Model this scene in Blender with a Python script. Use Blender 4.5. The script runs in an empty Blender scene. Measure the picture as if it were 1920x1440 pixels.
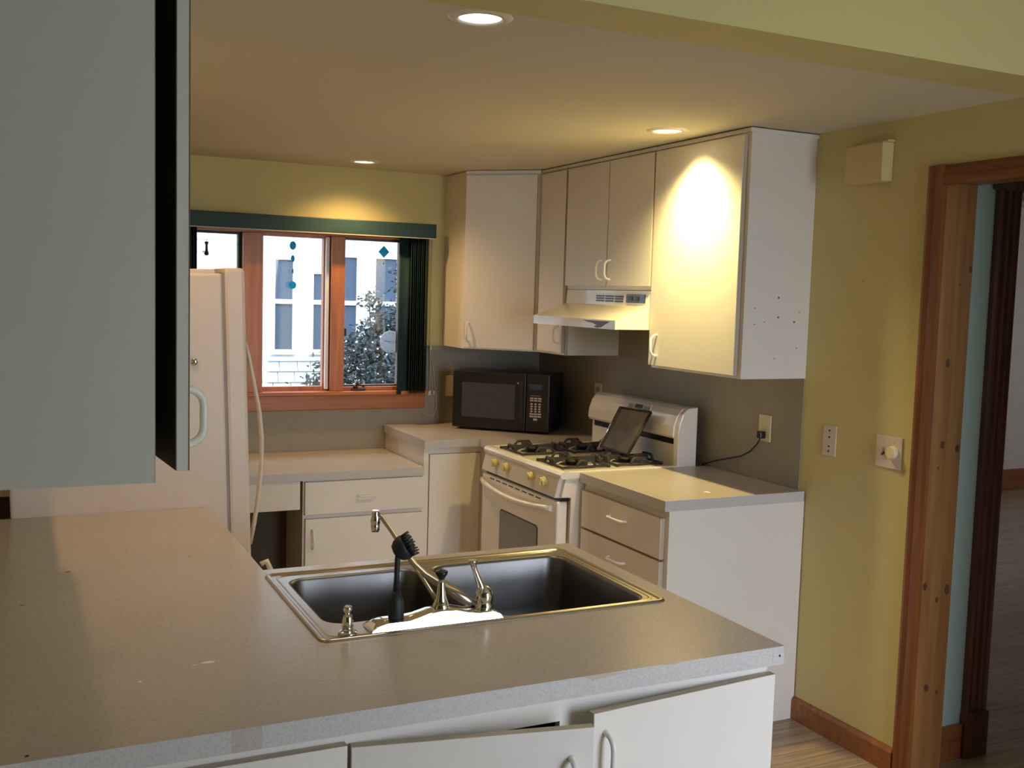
import bpy, bmesh, math, random
from mathutils import Vector, Matrix, Euler
random.seed(7)
S = bpy.context.scene
COL = S.collection
PI = math.pi

# ------------------------------------------------------------------ camera
cam_data = bpy.data.cameras.new('camera')
cam = bpy.data.objects.new('camera', cam_data)
COL.objects.link(cam)
cam_data.sensor_width = 36.0
cam_data.lens = 1942.57 / 1920 * 36.0
cam_data.clip_start = 0.02
R_ = Vector((0.9011056, -0.43263176, 0.02895618))
U_ = Vector((0.01103948, 0.08965027, 0.99591212))
F_ = Vector((0.43345915, 0.89710233, -0.08556039))
mw = Matrix(((R_.x, U_.x, -F_.x), (R_.y, U_.y, -F_.y), (R_.z, U_.z, -F_.z))).to_4x4()
mw.translation = Vector((-2.78386, -5.39694, 1.64370))
cam.matrix_world = mw
S.camera = cam

# ------------------------------------------------------------------ world, exposure
S.view_settings.view_transform = 'Standard'
S.view_settings.look = 'None'
S.view_settings.gamma = 1.0
S.view_settings.use_curve_mapping = False
S.view_settings.exposure = 0.0
S.cycles.use_denoising = True
S.cycles.max_bounces = 8
S.cycles.diffuse_bounces = 6
S.cycles.sample_clamp_indirect = 6.0
S.cycles.caustics_reflective = False
S.cycles.caustics_refractive = False

world = bpy.data.worlds.new('overcast_sky')
S.world = world
world.use_nodes = True
wn = world.node_tree
bg = wn.nodes['Background']
bg.inputs[0].default_value = (0.80, 0.91, 1.0, 1)
bg.inputs[1].default_value = 6.0

def area_light(name, loc, direction, sx, sy, power, color, spread=180):
    d = bpy.data.lights.new(name, 'AREA')
    d.shape = 'RECTANGLE'; d.size = sx; d.size_y = sy
    d.energy = power; d.color = color; d.spread = math.radians(spread)
    o = bpy.data.objects.new(name, d)
    COL.objects.link(o)
    o.location = loc
    o.rotation_euler = Vector(direction).to_track_quat('-Z', 'Y').to_euler()
    return o
# daylight through the dining-side window behind the camera; added fill lamps for far room and hall
area_light('daylight_dining_window', (-0.62, -6.42, 1.28), (-0.05, 1, -0.62), 1.0, 1.7, 19.5, (0.72, 0.77, 1.0), 96)
area_light('fill_far_room', (5.6, -1.6, 1.5), (-0.6, 1, -0.4), 1.6, 1.4, 10, (0.86, 0.93, 1.0))  # added fill for the far room, no window opening behind it
area_light('fill_hall', (0.9, -4.45, 1.5), (-0.25, 1, -0.2), 0.9, 1.0, 1.2, (0.86, 0.93, 1.0))  # added fill for the hall, its walls have no window

# ------------------------------------------------------------------ materials
def mat(name, color, rough=0.5, metal=0.0, var=0.04, scale=6.0, bump=0.0, bscale=120.0,
        coat=0.0, emit=None, estr=0.0, spec=0.5, stretch=(1, 1, 1), detail=3.0):
    m = bpy.data.materials.new(name); m.use_nodes = True
    nt = m.node_tree; b = nt.nodes['Principled BSDF']
    tc = nt.nodes.new('ShaderNodeTexCoord'); mp = nt.nodes.new('ShaderNodeMapping')
    mp.inputs['Scale'].default_value = stretch
    nt.links.new(tc.outputs['Object'], mp.inputs['Vector'])
    nz = nt.nodes.new('ShaderNodeTexNoise'); nz.inputs['Scale'].default_value = scale
    nz.inputs['Detail'].default_value = detail
    nt.links.new(mp.outputs['Vector'], nz.inputs['Vector'])
    rp = nt.nodes.new('ShaderNodeValToRGB')
    lo = [max(0, c * (1 - var)) for c in color]; hi = [min(1, c * (1 + var)) for c in color]
    rp.color_ramp.elements[0].position = 0.3; rp.color_ramp.elements[1].position = 0.7
    rp.color_ramp.elements[0].color = (*lo, 1); rp.color_ramp.elements[1].color = (*hi, 1)
    nt.links.new(nz.outputs['Fac'], rp.inputs['Fac'])
    nt.links.new(rp.outputs['Color'], b.inputs['Base Color'])
    b.inputs['Roughness'].default_value = rough; b.inputs['Metallic'].default_value = metal
    b.inputs['Specular IOR Level'].default_value = spec
    b.inputs['Coat Weight'].default_value = coat
    if bump:
        n2 = nt.nodes.new('ShaderNodeTexNoise'); n2.inputs['Scale'].default_value = bscale
        nt.links.new(mp.outputs['Vector'], n2.inputs['Vector'])
        bp = nt.nodes.new('ShaderNodeBump'); bp.inputs['Strength'].default_value = bump
        bp.inputs['Distance'].default_value = 0.002
        nt.links.new(n2.outputs['Fac'], bp.inputs['Height']); nt.links.new(bp.outputs['Normal'], b.inputs['Normal'])
    if emit:
        b.inputs['Emission Color'].default_value = (*emit, 1); b.inputs['Emission Strength'].default_value = estr
    return m

def wood(name, dark, light, axis='Z', rough=0.38, knots=False, scale=1.0):
    m = bpy.data.materials.new(name); m.use_nodes = True
    nt = m.node_tree; b = nt.nodes['Principled BSDF']
    tc = nt.nodes.new('ShaderNodeTexCoord'); mp = nt.nodes.new('ShaderNodeMapping')
    sc = {'X': (1.2, 22, 22), 'Y': (22, 1.2, 22), 'Z': (22, 22, 1.2)}[axis]
    mp.inputs['Scale'].default_value = [s * scale for s in sc]
    nt.links.new(tc.outputs['Object'], mp.inputs['Vector'])
    nz = nt.nodes.new('ShaderNodeTexNoise'); nz.inputs['Scale'].default_value = 1.6; nz.inputs['Detail'].default_value = 5
    nz.inputs['Distortion'].default_value = 0.6
    nt.links.new(mp.outputs['Vector'], nz.inputs['Vector'])
    rp = nt.nodes.new('ShaderNodeValToRGB')
    rp.color_ramp.elements[0].position = 0.32; rp.color_ramp.elements[1].position = 0.68
    rp.color_ramp.elements[0].color = (*dark, 1); rp.color_ramp.elements[1].color = (*light, 1)
    nt.links.new(nz.outputs['Fac'], rp.inputs['Fac'])
    nt.links.new(rp.outputs['Color'], b.inputs['Base Color'])
    b.inputs['Roughness'].default_value = rough
    return m

def plank_floor(name, c1, c2, rough=0.33):
    m = bpy.data.materials.new(name); m.use_nodes = True
    nt = m.node_tree; b = nt.nodes['Principled BSDF']
    tc = nt.nodes.new('ShaderNodeTexCoord'); mp = nt.nodes.new('ShaderNodeMapping')
    nt.links.new(tc.outputs['Object'], mp.inputs['Vector'])
    br = nt.nodes.new('ShaderNodeTexBrick'); br.inputs['Scale'].default_value = 1.0
    br.inputs['Brick Width'].default_value = 0.9; br.inputs['Row Height'].default_value = 0.058
    br.inputs['Mortar Size'].default_value = 0.0012
    br.inputs['Color1'].default_value = (*c1, 1); br.inputs['Color2'].default_value = (*c2, 1)
    br.inputs['Mortar'].default_value = (c1[0] * .35, c1[1] * .35, c1[2] * .35, 1)
    nt.links.new(mp.outputs['Vector'], br.inputs['Vector'])
    m2 = nt.nodes.new('ShaderNodeMapping'); m2.inputs['Scale'].default_value = (1.5, 40, 1)
    nt.links.new(tc.outputs['Object'], m2.inputs['Vector'])
    nz = nt.nodes.new('ShaderNodeTexNoise'); nz.inputs['Scale'].default_value = 2.0; nz.inputs['Detail'].default_value = 6
    nt.links.new(m2.outputs['Vector'], nz.inputs['Vector'])
    mx = nt.nodes.new('ShaderNodeMix'); mx.data_type = 'RGBA'; mx.blend_type = 'OVERLAY'
    mx.inputs['Factor'].default_value = 0.75
    nt.links.new(br.outputs['Color'], mx.inputs['A']); nt.links.new(nz.outputs['Fac'], mx.inputs['B'])
    nt.links.new(mx.outputs['Result'], b.inputs['Base Color'])
    b.inputs['Roughness'].default_value = rough
    return m

def glass(name, tint=(1, 1, 1), gloss=0.07):
    m = bpy.data.materials.new(name); m.use_nodes = True
    nt = m.node_tree; nt.nodes.remove(nt.nodes['Principled BSDF'])
    t = nt.nodes.new('ShaderNodeBsdfTransparent'); t.inputs[0].default_value = (*tint, 1)
    g = nt.nodes.new('ShaderNodeBsdfGlossy'); g.inputs['Roughness'].default_value = 0.03
    mx = nt.nodes.new('ShaderNodeMixShader'); mx.inputs[0].default_value = gloss
    nt.links.new(t.outputs[0], mx.inputs[1]); nt.links.new(g.outputs[0], mx.inputs[2])
    nt.links.new(mx.outputs[0], nt.nodes['Material Output'].inputs['Surface'])
    return m

M = {}
M['yellow'] = mat('yellow_wall_paint', (0.64, 0.56, 0.26), 0.75, var=0.03, scale=1.5, bump=0.12, bscale=60)
M['ceil'] = mat('ceiling_paint', (0.67, 0.61, 0.46), 0.9, var=0.02, scale=1.0, bump=0.15, bscale=40)
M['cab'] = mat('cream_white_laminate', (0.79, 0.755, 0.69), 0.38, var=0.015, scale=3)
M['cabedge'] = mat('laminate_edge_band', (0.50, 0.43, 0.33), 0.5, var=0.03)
M['cabdim'] = mat('shade_dimmed_laminate', (0.63, 0.63, 0.575), 0.42, var=0.015, scale=3)  # cabinet laminate darkened, dimmer light at the left put into its colour
M['dark'] = mat('unlit_cabinet_board', (0.10, 0.085, 0.06), 0.85)  # interior shade put into the board colour
M['seam'] = mat('seam_line_brown', (0.17, 0.12, 0.07), 0.7)
M['splash'] = mat('grey_backsplash_laminate', (0.32, 0.285, 0.215), 0.55, var=0.03, scale=8)
M['handle'] = mat('white_glossy_plastic', (0.86, 0.86, 0.82), 0.22, coat=0.3)
M['appl'] = mat('white_appliance_enamel', (0.84, 0.80, 0.73), 0.2, var=0.01, coat=0.4)
M['fridge'] = mat('white_pebbled_steel', (0.74, 0.66, 0.58), 0.38, var=0.01, bump=0.08, bscale=300)
M['black'] = mat('black_plastic', (0.012, 0.012, 0.013), 0.3, var=0.1)
M['blackmatte'] = mat('black_rubber', (0.015, 0.016, 0.018), 0.55, var=0.1)
M['iron'] = mat('cast_iron', (0.03, 0.026, 0.022), 0.55, var=0.3, scale=30, bump=0.3)
M['mwglass'] = mat('microwave_window_mesh', (0.055, 0.055, 0.058), 0.35, var=0.1, scale=40)
M['ovenglass'] = mat('oven_window_glass', (0.22, 0.22, 0.20), 0.12, var=0.05)
M['chrome'] = mat('chrome', (0.85, 0.84, 0.83), 0.07, 1.0, var=0.02)
M['steel'] = mat('brushed_steel', (0.21, 0.205, 0.20), 0.40, 1.0, var=0.10, scale=8, stretch=(1, 1, 1), bump=0.05, bscale=90)
M['steelrim'] = mat('polished_steel_rim', (0.52, 0.48, 0.42), 0.30, 1.0, var=0.05)
M['tray'] = mat('dull_scratched_steel', (0.09, 0.08, 0.062), 0.42, 0.7, var=0.25, scale=14)
M['green'] = mat('dark_green_fabric_vinyl', (0.010, 0.042, 0.046), 0.6, var=0.2, scale=10)
M['white'] = mat('white_paint', (0.85, 0.86, 0.88), 0.6)
M['pale'] = mat('far_room_paint', (0.72, 0.66, 0.62), 0.8)
M['dining'] = mat('dining_room_paint', (0.34, 0.32, 0.22), 0.85, var=0.03, scale=1.5)
M['aqua'] = mat('pale_aqua_paint', (0.46, 0.58, 0.52), 0.8, var=0.02)
M['plate'] = mat('beige_plastic_plate', (0.70, 0.60, 0.50), 0.4)
M['ivory'] = mat('ivory_plastic', (0.74, 0.66, 0.42), 0.4)
M['chime'] = mat('cream_chime_plastic', (0.66, 0.54, 0.27), 0.5)
M['knob'] = mat('yellowed_ivory_plastic', (0.78, 0.68, 0.30), 0.35)
M['orange'] = wood('orange_stained_wood', (0.34, 0.10, 0.022), (0.54, 0.19, 0.045), 'Z')
M['orangex'] = wood('orange_stained_wood_level', (0.34, 0.10, 0.022), (0.54, 0.19, 0.045), 'X')
M['casing'] = wood('red_brown_stained_wood', (0.15, 0.045, 0.011), (0.26, 0.088, 0.022), 'Z')
M['casingy'] = wood('red_brown_stained_wood_level', (0.15, 0.045, 0.011), (0.26, 0.088, 0.022), 'Y')
M['pine'] = wood('knotty_pine', (0.21, 0.090, 0.027), (0.31, 0.145, 0.043), 'Z')
M['knot'] = mat('pine_knot', (0.09, 0.035, 0.018), 0.45, var=0.3, scale=60)
M['darkwood'] = wood('dark_walnut_stain', (0.075, 0.026, 0.013), (0.17, 0.065, 0.030), 'Z', rough=0.3)
M['bbwood'] = wood('brown_baseboard_wood', (0.22, 0.075, 0.022), (0.33, 0.125, 0.042), 'X')
M['floor'] = plank_floor('worn_strip_floor', (0.30, 0.215, 0.145), (0.38, 0.285, 0.20))
M['glass'] = glass('window_glass')
M['teal'] = mat('teal_stained_glass', (0.01, 0.20, 0.30), 0.2)
def trans_mat(name, c1, w=.7):
    m = mat(name, c1, 0.3); nt = m.node_tree; b = nt.nodes['Principled BSDF']
    t = nt.nodes.new('ShaderNodeBsdfTranslucent'); t.inputs[0].default_value = (*c1, 1)
    mx = nt.nodes.new('ShaderNodeMixShader'); mx.inputs[0].default_value = w
    nt.links.new(b.outputs[0], mx.inputs[1]); nt.links.new(t.outputs[0], mx.inputs[2])
    nt.links.new(mx.outputs[0], nt.nodes['Material Output'].inputs['Surface'])
    return m
M['teal'] = trans_mat('teal_stained_glass', (0.02, 0.40, 0.55), .8)
M['dial'] = trans_mat('frosted_dial', (0.55, 0.62, 0.70), .6)
M['bronze'] = mat('dark_bronze', (0.08, 0.05, 0.035), 0.4, 0.8)
M['siding'] = mat('white_clapboard', (0.56, 0.61, 0.67), 0.8)
M['shingle'] = mat('pale_shingle', (0.70, 0.75, 0.80), 0.85, var=0.05)
M['housegl'] = mat('neighbour_window_glass', (0.055, 0.085, 0.14), 0.5, spec=0.3)
M['leaf'] = mat('bush_leaf', (0.055, 0.075, 0.085), 0.8, var=0.4, scale=20)
M['blossom'] = mat('white_blossom', (0.9, 0.92, 0.95), 0.8)
M['ground'] = mat('winter_ground', (0.20, 0.21, 0.20), 0.95, var=0.2)
M['bulb'] = mat('lit_bulb_face', (1, 1, 1), 0.5, emit=(1.0, 0.80, 0.50), estr=14)
M['bulbcool'] = mat('lit_bulb_face_cool', (1, 1, 1), 0.5, emit=(0.95, 0.97, 0.90), estr=10)
M['can'] = mat('white_can_interior', (0.75, 0.70, 0.60), 0.4)
M['key'] = mat('keypad_legend', (0.55, 0.50, 0.40), 0.5)
M['blueglass'] = mat('clock_display', (0.03, 0.06, 0.10), 0.15)
M['peel'] = mat('bare_dark_metal', (0.16, 0.13, 0.16), 0.5)
M['bump'] = mat('grey_label', (0.35, 0.33, 0.30), 0.6)

# countertop laminate with faint speckle and a few stains (real wear marks)
def counter_mat(name, color):
    m = mat(name, color, 0.26, var=0.03, scale=2.5, bump=0.05, bscale=200, spec=0.45)
    nt = m.node_tree; b = nt.nodes['Principled BSDF']
    rp = [n for n in nt.nodes if n.type == 'VALTORGB'][0]
    tc = [n for n in nt.nodes if n.type == 'TEX_COORD'][0]
    n2 = nt.nodes.new('ShaderNodeTexNoise'); n2.inputs['Scale'].default_value = 260; n2.inputs['Detail'].default_value = 2
    nt.links.new(tc.outputs['Object'], n2.inputs['Vector'])
    r2 = nt.nodes.new('ShaderNodeValToRGB')
    r2.color_ramp.elements[0].position = 0.35; r2.color_ramp.elements[0].color = (0.86, 0.86, 0.86, 1)
    r2.color_ramp.elements[1].position = 0.6; r2.color_ramp.elements[1].color = (1, 1, 1, 1)
    nt.links.new(n2.outputs['Fac'], r2.inputs['Fac'])
    mx = nt.nodes.new('ShaderNodeMix'); mx.data_type = 'RGBA'; mx.blend_type = 'MULTIPLY'; mx.inputs['Factor'].default_value = 1
    nt.links.new(rp.outputs['Color'], mx.inputs['A']); nt.links.new(r2.outputs['Color'], mx.inputs['B'])
    nt.links.new(mx.outputs['Result'], b.inputs['Base Color'])
    return m
M['counter'] = counter_mat('taupe_speckled_laminate', (0.545, 0.495, 0.46))

M['counteredge'] = counter_mat('pale_edge_laminate', (0.62, 0.60, 0.585))

# ------------------------------------------------------------------ mesh helpers
class MB:
    def __init__(s): s.bm = bmesh.new(); s.T = None
    def v(s, p):
        p = Vector(p)
        return s.bm.verts.new(s.T @ p if s.T else p)
    def face(s, vs, mi=0, smooth=False):
        try:
            f = s.bm.faces.new(vs); f.material_index = mi; f.smooth = smooth; return f
        except ValueError: return None
    def box(s, x0, x1, y0, y1, z0, z1, bev=0.0, mi=0, seg=2):
        vs = [s.v((x, y, z)) for z in (z0, z1) for x, y in ((x0, y0), (x1, y0), (x1, y1), (x0, y1))]
        fs = []
        for q in ((3, 2, 1, 0), (4, 5, 6, 7), (0, 1, 5, 4), (1, 2, 6, 5), (2, 3, 7, 6), (3, 0, 4, 7)):
            fs.append(s.face([vs[i] for i in q], mi))
        if bev:
            es = {e for f in fs for e in f.edges}
            bmesh.ops.bevel(s.bm, geom=list(es), offset=bev, segments=seg, profile=0.5, affect='EDGES', clamp_overlap=True)
        return s
    def prism(s, pts, axis, a0, a1, bev=0.0, mi=0):
        # pts: 2D polygon; axis: extrude axis; remaining axes in XYZ order
        def P(p, a):
            return {'X': (a, p[0], p[1]), 'Y': (p[0], a, p[1]), 'Z': (p[0], p[1], a)}[axis]
        A = [s.v(P(p, a0)) for p in pts]; B = [s.v(P(p, a1)) for p in pts]
        fs = [s.face(A[::-1], mi), s.face(B, mi)]
        n = len(pts)
        for i in range(n): fs.append(s.face([A[i], A[(i + 1) % n], B[(i + 1) % n], B[i]], mi))
        if bev:
            es = {e for f in fs if f for e in f.edges}
            bmesh.ops.bevel(s.bm, geom=list(es), offset=bev, segments=2, profile=0.5, affect='EDGES', clamp_overlap=True)
        return s
    def ring(s, c, nrm, r, n, ref=None):
        nrm = Vector(nrm).normalized()
        ref = Vector(ref) if ref else (Vector((0, 0, 1)) if abs(nrm.z) < 0.9 else Vector((1, 0, 0)))
        a = nrm.cross(ref).normalized(); b = nrm.cross(a).normalized()
        return [s.v(Vector(c) + a * (r * math.cos(2 * PI * i / n)) + b * (r * math.sin(2 * PI * i / n))) for i in range(n)]
    def skin(s, rings, cap0=True, cap1=True, mi=0, smooth=True):
        n = len(rings[0])
        for A, B in zip(rings, rings[1:]):
            for i in range(n): s.face([A[i], A[(i + 1) % n], B[(i + 1) % n], B[i]], mi, smooth)
        if cap0: s.face(rings[0][::-1], mi)
        if cap1: s.face(rings[-1], mi)
        return s
    def tube(s, pts, r, n=12, mi=0):
        pts = [Vector(p) for p in pts]
        rs = r if isinstance(r, (list, tuple)) else [r] * len(pts)
        rings = []; ref = None
        for i, p in enumerate(pts):
            t = (pts[min(i + 1, len(pts) - 1)] - pts[max(i - 1, 0)]).normalized()
            if ref is None: ref = Vector((0, 0, 1)) if abs(t.z) < 0.9 else Vector((1, 0, 0))
            a = t.cross(ref).normalized(); b = a.cross(t).normalized(); ref = b
            rings.append([s.v(p + a * (rs[i] * math.cos(2 * PI * k / n)) + b * (rs[i] * math.sin(2 * PI * k / n))) for k in range(n)])
        return s.skin(rings, mi=mi)
    def lathe(s, prof, o=(0, 0, 0), axis=(0, 0, 1), n=24, mi=0, cap0=True, cap1=True):
        # prof: (radius, height)
        ax = Vector(axis).normalized(); rings = []
        for r, h in prof: rings.append(s.ring(Vector(o) + ax * h, ax, max(r, 1e-4), n))
        return s.skin(rings, cap0, cap1, mi)
    def cells(s, axis, us, vs, holes, a0, a1, mi=0):
        # slab of grid cells, perpendicular to axis; holes = set of (i,j)
        def P(u, v, a): return {'X': (a, u, v), 'Y': (u, a, v), 'Z': (u, v, a)}[axis]
        cache = {}
        def V(i, j, k):
            if (i, j, k) not in cache: cache[(i, j, k)] = s.v(P(us[i], vs[j], (a0, a1)[k]))
            return cache[(i, j, k)]
        nu, nv = len(us) - 1, len(vs) - 1
        solid = lambda i, j: 0 <= i < nu and 0 <= j < nv and (i, j) not in holes
        for i in range(nu):
            for j in range(nv):
                if not solid(i, j): continue
                for k in (0, 1): s.face([V(i, j, k), V(i + 1, j, k), V(i + 1, j + 1, k), V(i, j + 1, k)], mi)
                for di, dj, e in ((-1, 0, ((0, 0), (0, 1))), (1, 0, ((1, 0), (1, 1))), (0, -1, ((0, 0), (1, 0))), (0, 1, ((0, 1), (1, 1)))):
                    if not solid(i + di, j + dj):
                        (p, q), (r, t) = e
                        s.face([V(i + p, j + q, 0), V(i + r, j + t, 0), V(i + r, j + t, 1), V(i + p, j + q, 1)], mi)
        return s
    def build(s, name, mats, parent=None, smooth_angle=None):
        root = parent
        while root is not None and root.parent is not None: root = root.parent
        if root is not None:
            inv = root.matrix_basis.inverted()
            for v in s.bm.verts: v.co = inv @ v.co
        bmesh.ops.recalc_face_normals(s.bm, faces=s.bm.faces)
        me = bpy.data.meshes.new(name); s.bm.to_mesh(me); s.bm.free()
        for m in (mats if isinstance(mats, (list, tuple)) else [mats]): me.materials.append(M[m] if isinstance(m, str) else m)
        o = bpy.data.objects.new(name, me); COL.objects.link(o)
        if parent is not None: o.parent = parent
        return o

def thing(name, label, cat, loc=(0, 0, 0), rot=(0, 0, 0), group=None):
    o = bpy.data.objects.new(name, None); COL.objects.link(o)
    o.empty_display_size = 0.05
    o.location = loc; o.rotation_euler = rot
    o.matrix_basis = Matrix.Translation(Vector(loc)) @ Euler(rot).to_matrix().to_4x4()
    o['label'] = label; o['category'] = cat
    if group: o['group'] = group
    return o
def tag(o, label, cat, group=None):
    o['label'] = label; o['category'] = cat
    if group: o['group'] = group
    return o
def struct(o, label=None):
    o['kind'] = 'structure'
    if label: o['label'] = label
    return o
def bx(name, m, parent, x0, x1, y0, y1, z0, z1, bev=0.0):
    return MB().box(x0, x1, y0, y1, z0, z1, bev).build(name, m, parent)
def dhandle(a, b, out, proj=0.030, r=0.0055, T=None, flat=1.0):
    # D-shaped pull from foot a to foot b standing out by proj along out
    a, b, out = Vector(a), Vector(b), Vector(out).normalized()
    d = (b - a); L = d.length; d.normalize(); k = min(proj * 0.85, L * 0.35)
    pts = [a]
    c1 = a + out * (proj - k) + d * k
    pts.append(a + out * (proj - k))
    for t in (22, 45, 68, 90):
        th = math.radians(t)
        pts.append(a + out * (proj - k + k * math.sin(th)) + d * (k - k * math.cos(th)))
    for t in (90, 68, 45, 22):
        th = math.radians(t)
        pts.append(b + out * (proj - k + k * math.sin(th)) - d * (k - k * math.cos(th)))
    pts.append(b + out * (proj - k)); pts.append(b)
    m = MB(); m.T = T
    m.tube(pts, [r * 1.15] + [r] * (len(pts) - 2) + [r * 1.15], 10)
    return m

# ------------------------------------------------------------------ room shell
XL = -2.93; ZC = 2.29
struct(MB().cells('Z', [-6.5, 7.2], [-6.65, 1.3], set(), -0.05, 0.0).build('floor', 'floor'))
# window wall with opening
WX0, WX1, WZ0, WZ1 = -2.02, -0.80, 1.10, 1.955
struct(MB().cells('Y', [XL - .15, WX0, WX1, 0.14], [0, WZ0, WZ1, 2.6], {(1, 1)}, 0.0, 0.16).build('wall_back', 'yellow'))
# right wall with doorway
DY0, DY1, DZ = -3.78, -2.895, 2.055
struct(MB().cells('X', [-6.65, DY0 - .02, DY1 + .02, 0.0], [0, DZ + .02, 2.9], {(1, 0)}, 0.0, 0.14).build('wall_right', 'yellow'))
struct(MB().cells('X', [-3.86, 0.0], [0, 2.6], set(), XL - 0.15, XL).build('wall_left', 'yellow'))
struct(MB().cells('X', [-6.65, -3.86], [0, 2.9], set(), -6.5, -6.35).build('wall_dining', 'dining'))
struct(MB().cells('Y', [-6.5, XL - .15], [0, 2.9], set(), -3.86, -3.72).build('wall_dining_side', 'dining'))
struct(MB().cells('Y', [-6.5, -1.15, -0.10, 0.14], [0, 0.40, 2.25, 2.9], {(1, 1)}, -6.65, -6.50).build('wall_front', 'dining'))
struct(MB().cells('Z', [-6.5, 0.14], [-6.65, -3.37], set(), 2.80, 2.88).build('ceiling_dining', 'ceil'))
# header between dining area and kitchen
struct(MB().box(XL - 3.5, 0.0, -3.37, -3.185, ZC - 0.004, 2.80).build('wall_header', 'yellow'))

# kitchen ceiling with real holes for the recessed lamps
LIGHTS = [(-1.787, -3.105, 0.052), (-1.183, -0.303, 0.052), (-0.508, -1.997, 0.056), (-2.42, -2.17, 0.065)]
def disc_hole_ceiling():
    m = MB(); bm = m.bm
    xs = sorted({XL, 0.0} | {l[0] + d for l in LIGHTS for d in (-.09, .09)})
    ys = sorted({-3.185, 0.0} | {l[1] + d for l in LIGHTS for d in (-.075, .09)})
    cells = {}
    def V(x, y): 
        k = (round(x, 5), round(y, 5))
        if k not in cells: cells[k] = m.v((x, y, ZC))
        return cells[k]
    for i in range(len(xs) - 1):
        for j in range(len(ys) - 1):
            x0, x1, y0, y1 = xs[i], xs[i + 1], ys[j], ys[j + 1]
            L = [l for l in LIGHTS if abs(l[0] - (x0 + x1) / 2) < .01 and y0 < l[1] < y1 and abs(y1 - y0 - .165) < .01 and abs(x1 - x0 - .18) < .01]
            if not L:
                m.face([V(x0, y0), V(x1, y0), V(x1, y1), V(x0, y1)])
                continue
            cx, cy, r = L[0]; n = 32
            inner = [m.v((cx + r * math.cos(2 * PI * k / n), cy + r * math.sin(2 * PI * k / n), ZC)) for k in range(n)]
            up = [m.v((v.co.x, v.co.y, ZC + .04)) for v in inner]
            def hit(a):
                dx, dy = math.cos(a), math.sin(a)
                t = min(((x1 - cx) / dx if dx > 1e-9 else 9), ((x0 - cx) / dx if dx < -1e-9 else 9), ((y1 - cy) / dy if dy > 1e-9 else 9), ((y0 - cy) / dy if dy < -1e-9 else 9))
                return (cx + dx * t, cy + dy * t)
            out = []
            corners = [(x1, y1), (x0, y1), (x0, y0), (x1, y0)]
            cang = [math.atan2(c[1] - cy, c[0] - cx) % (2 * PI) for c in corners]
            for k in range(n):
                a = 2 * PI * k / n; out.append(V(*hit(a)))
            for k in range(n):
                a0 = 2 * PI * k / n; a1 = 2 * PI * (k + 1) / n
                mid = [V(*c) for c, ca in zip(corners, cang) if a0 + 1e-6 < ca < a1 - 1e-6]
                m.face([inner[k], out[k]] + mid + [out[(k + 1) % n], inner[(k + 1) % n]])
                m.face([inner[k], inner[(k + 1) % n], up[(k + 1) % n], up[k]])
    return m.build('ceiling', 'ceil')
struct(disc_hole_ceiling())
struct(MB().cells('Z', [XL - .15, 0.14], [-3.185, 0.16], set(), 2.52, 2.56).build('ceiling_upper', 'ceil'))

# hall and far room beyond the doorway
struct(MB().cells('Y', [0.14, 0.40, 1.30, 1.75], [0, 2.05, 2.6], {(1, 0)}, -2.81, -2.69).build('wall_hall', 'aqua'))
struct(MB().cells('X', [-4.7, -2.69], [0, 2.6], set(), 1.75, 1.87).build('wall_hall_side', 'aqua'))
struct(MB().cells('Y', [0.14, 1.87], [0, 2.6], set(), -4.82, -4.70).build('wall_hall_front', 'aqua'))
struct(MB().cells('Z', [0.14, 1.87], [-4.82, -2.69], set(), 2.55, 2.6).build('ceiling_hall', 'ceil'))
struct(MB().cells('Y', [0.14, 7.2], [0, 2.6], set(), 1.07, 1.2).build('wall_far_room', 'pale'))
struct(MB().cells('X', [-2.69, 1.07], [0, 2.6], set(), 7.05, 7.2).build('wall_far_side', 'pale'))
struct(MB().cells('Y', [1.87, 7.2], [0, 2.6], set(), -2.81, -2.69).build('wall_far_front', 'pale'))
struct(MB().cells('Z', [0.14, 7.2], [-2.69, 1.2], set(), 2.55, 2.6).build('ceiling_far_room', 'ceil'))
struct(bx('baseboard_far', 'bbwood', None, 0.14, 7.05, 1.05, 1.07, 0, 0.19, 0.004))
struct(bx('baseboard_hall', 'bbwood', None, 0.165, 0.325, -2.826, -2.81, 0, 0.13, 0.003))
struct(MB().prism([(0, 0), (-.016, 0), (-.016, .075), (-.008, .088), (0, .09)], 'Y', -2.819, -2.292).build('baseboard_right', 'bbwood'))

# near doorway: casing and knotty pine jamb
door = bpy.data.objects.new('door_1', None); COL.objects.link(door); struct(door)
prof = [(0, 0), (-.020, 0), (-.024, .012), (-.022, .030), (-.016, .040), (-.018, .060), (-.012, .074), (0, .076)]
def casing_leg(y_in, sgn, name):
    m = MB(); m.prism([(p[0], y_in + sgn * p[1]) for p in prof], 'Z', 0, 2.113)
    return m.build(name, 'casing', door)
casing_leg(DY1, 1, 'casing'); casing_leg(DY0, -1, 'casing')
MB().prism([(p[0] , 2.045 + p[1] * .9) for p in prof], 'Y', DY0, DY1).build('head_casing', 'casingy', door)
jm = MB().box(0.0, .14, DY1, DY1 + .02, 0, DZ, 0.001).build('jamb', 'pine', door)
bx('jamb', 'pine', door, 0.0, .14, DY0 - .02, DY0, 0, DZ)
bx('head_jamb', 'pine', door, 0.0, .14, DY0, DY1, DZ, DZ + .02)
random.seed(3)
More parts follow.
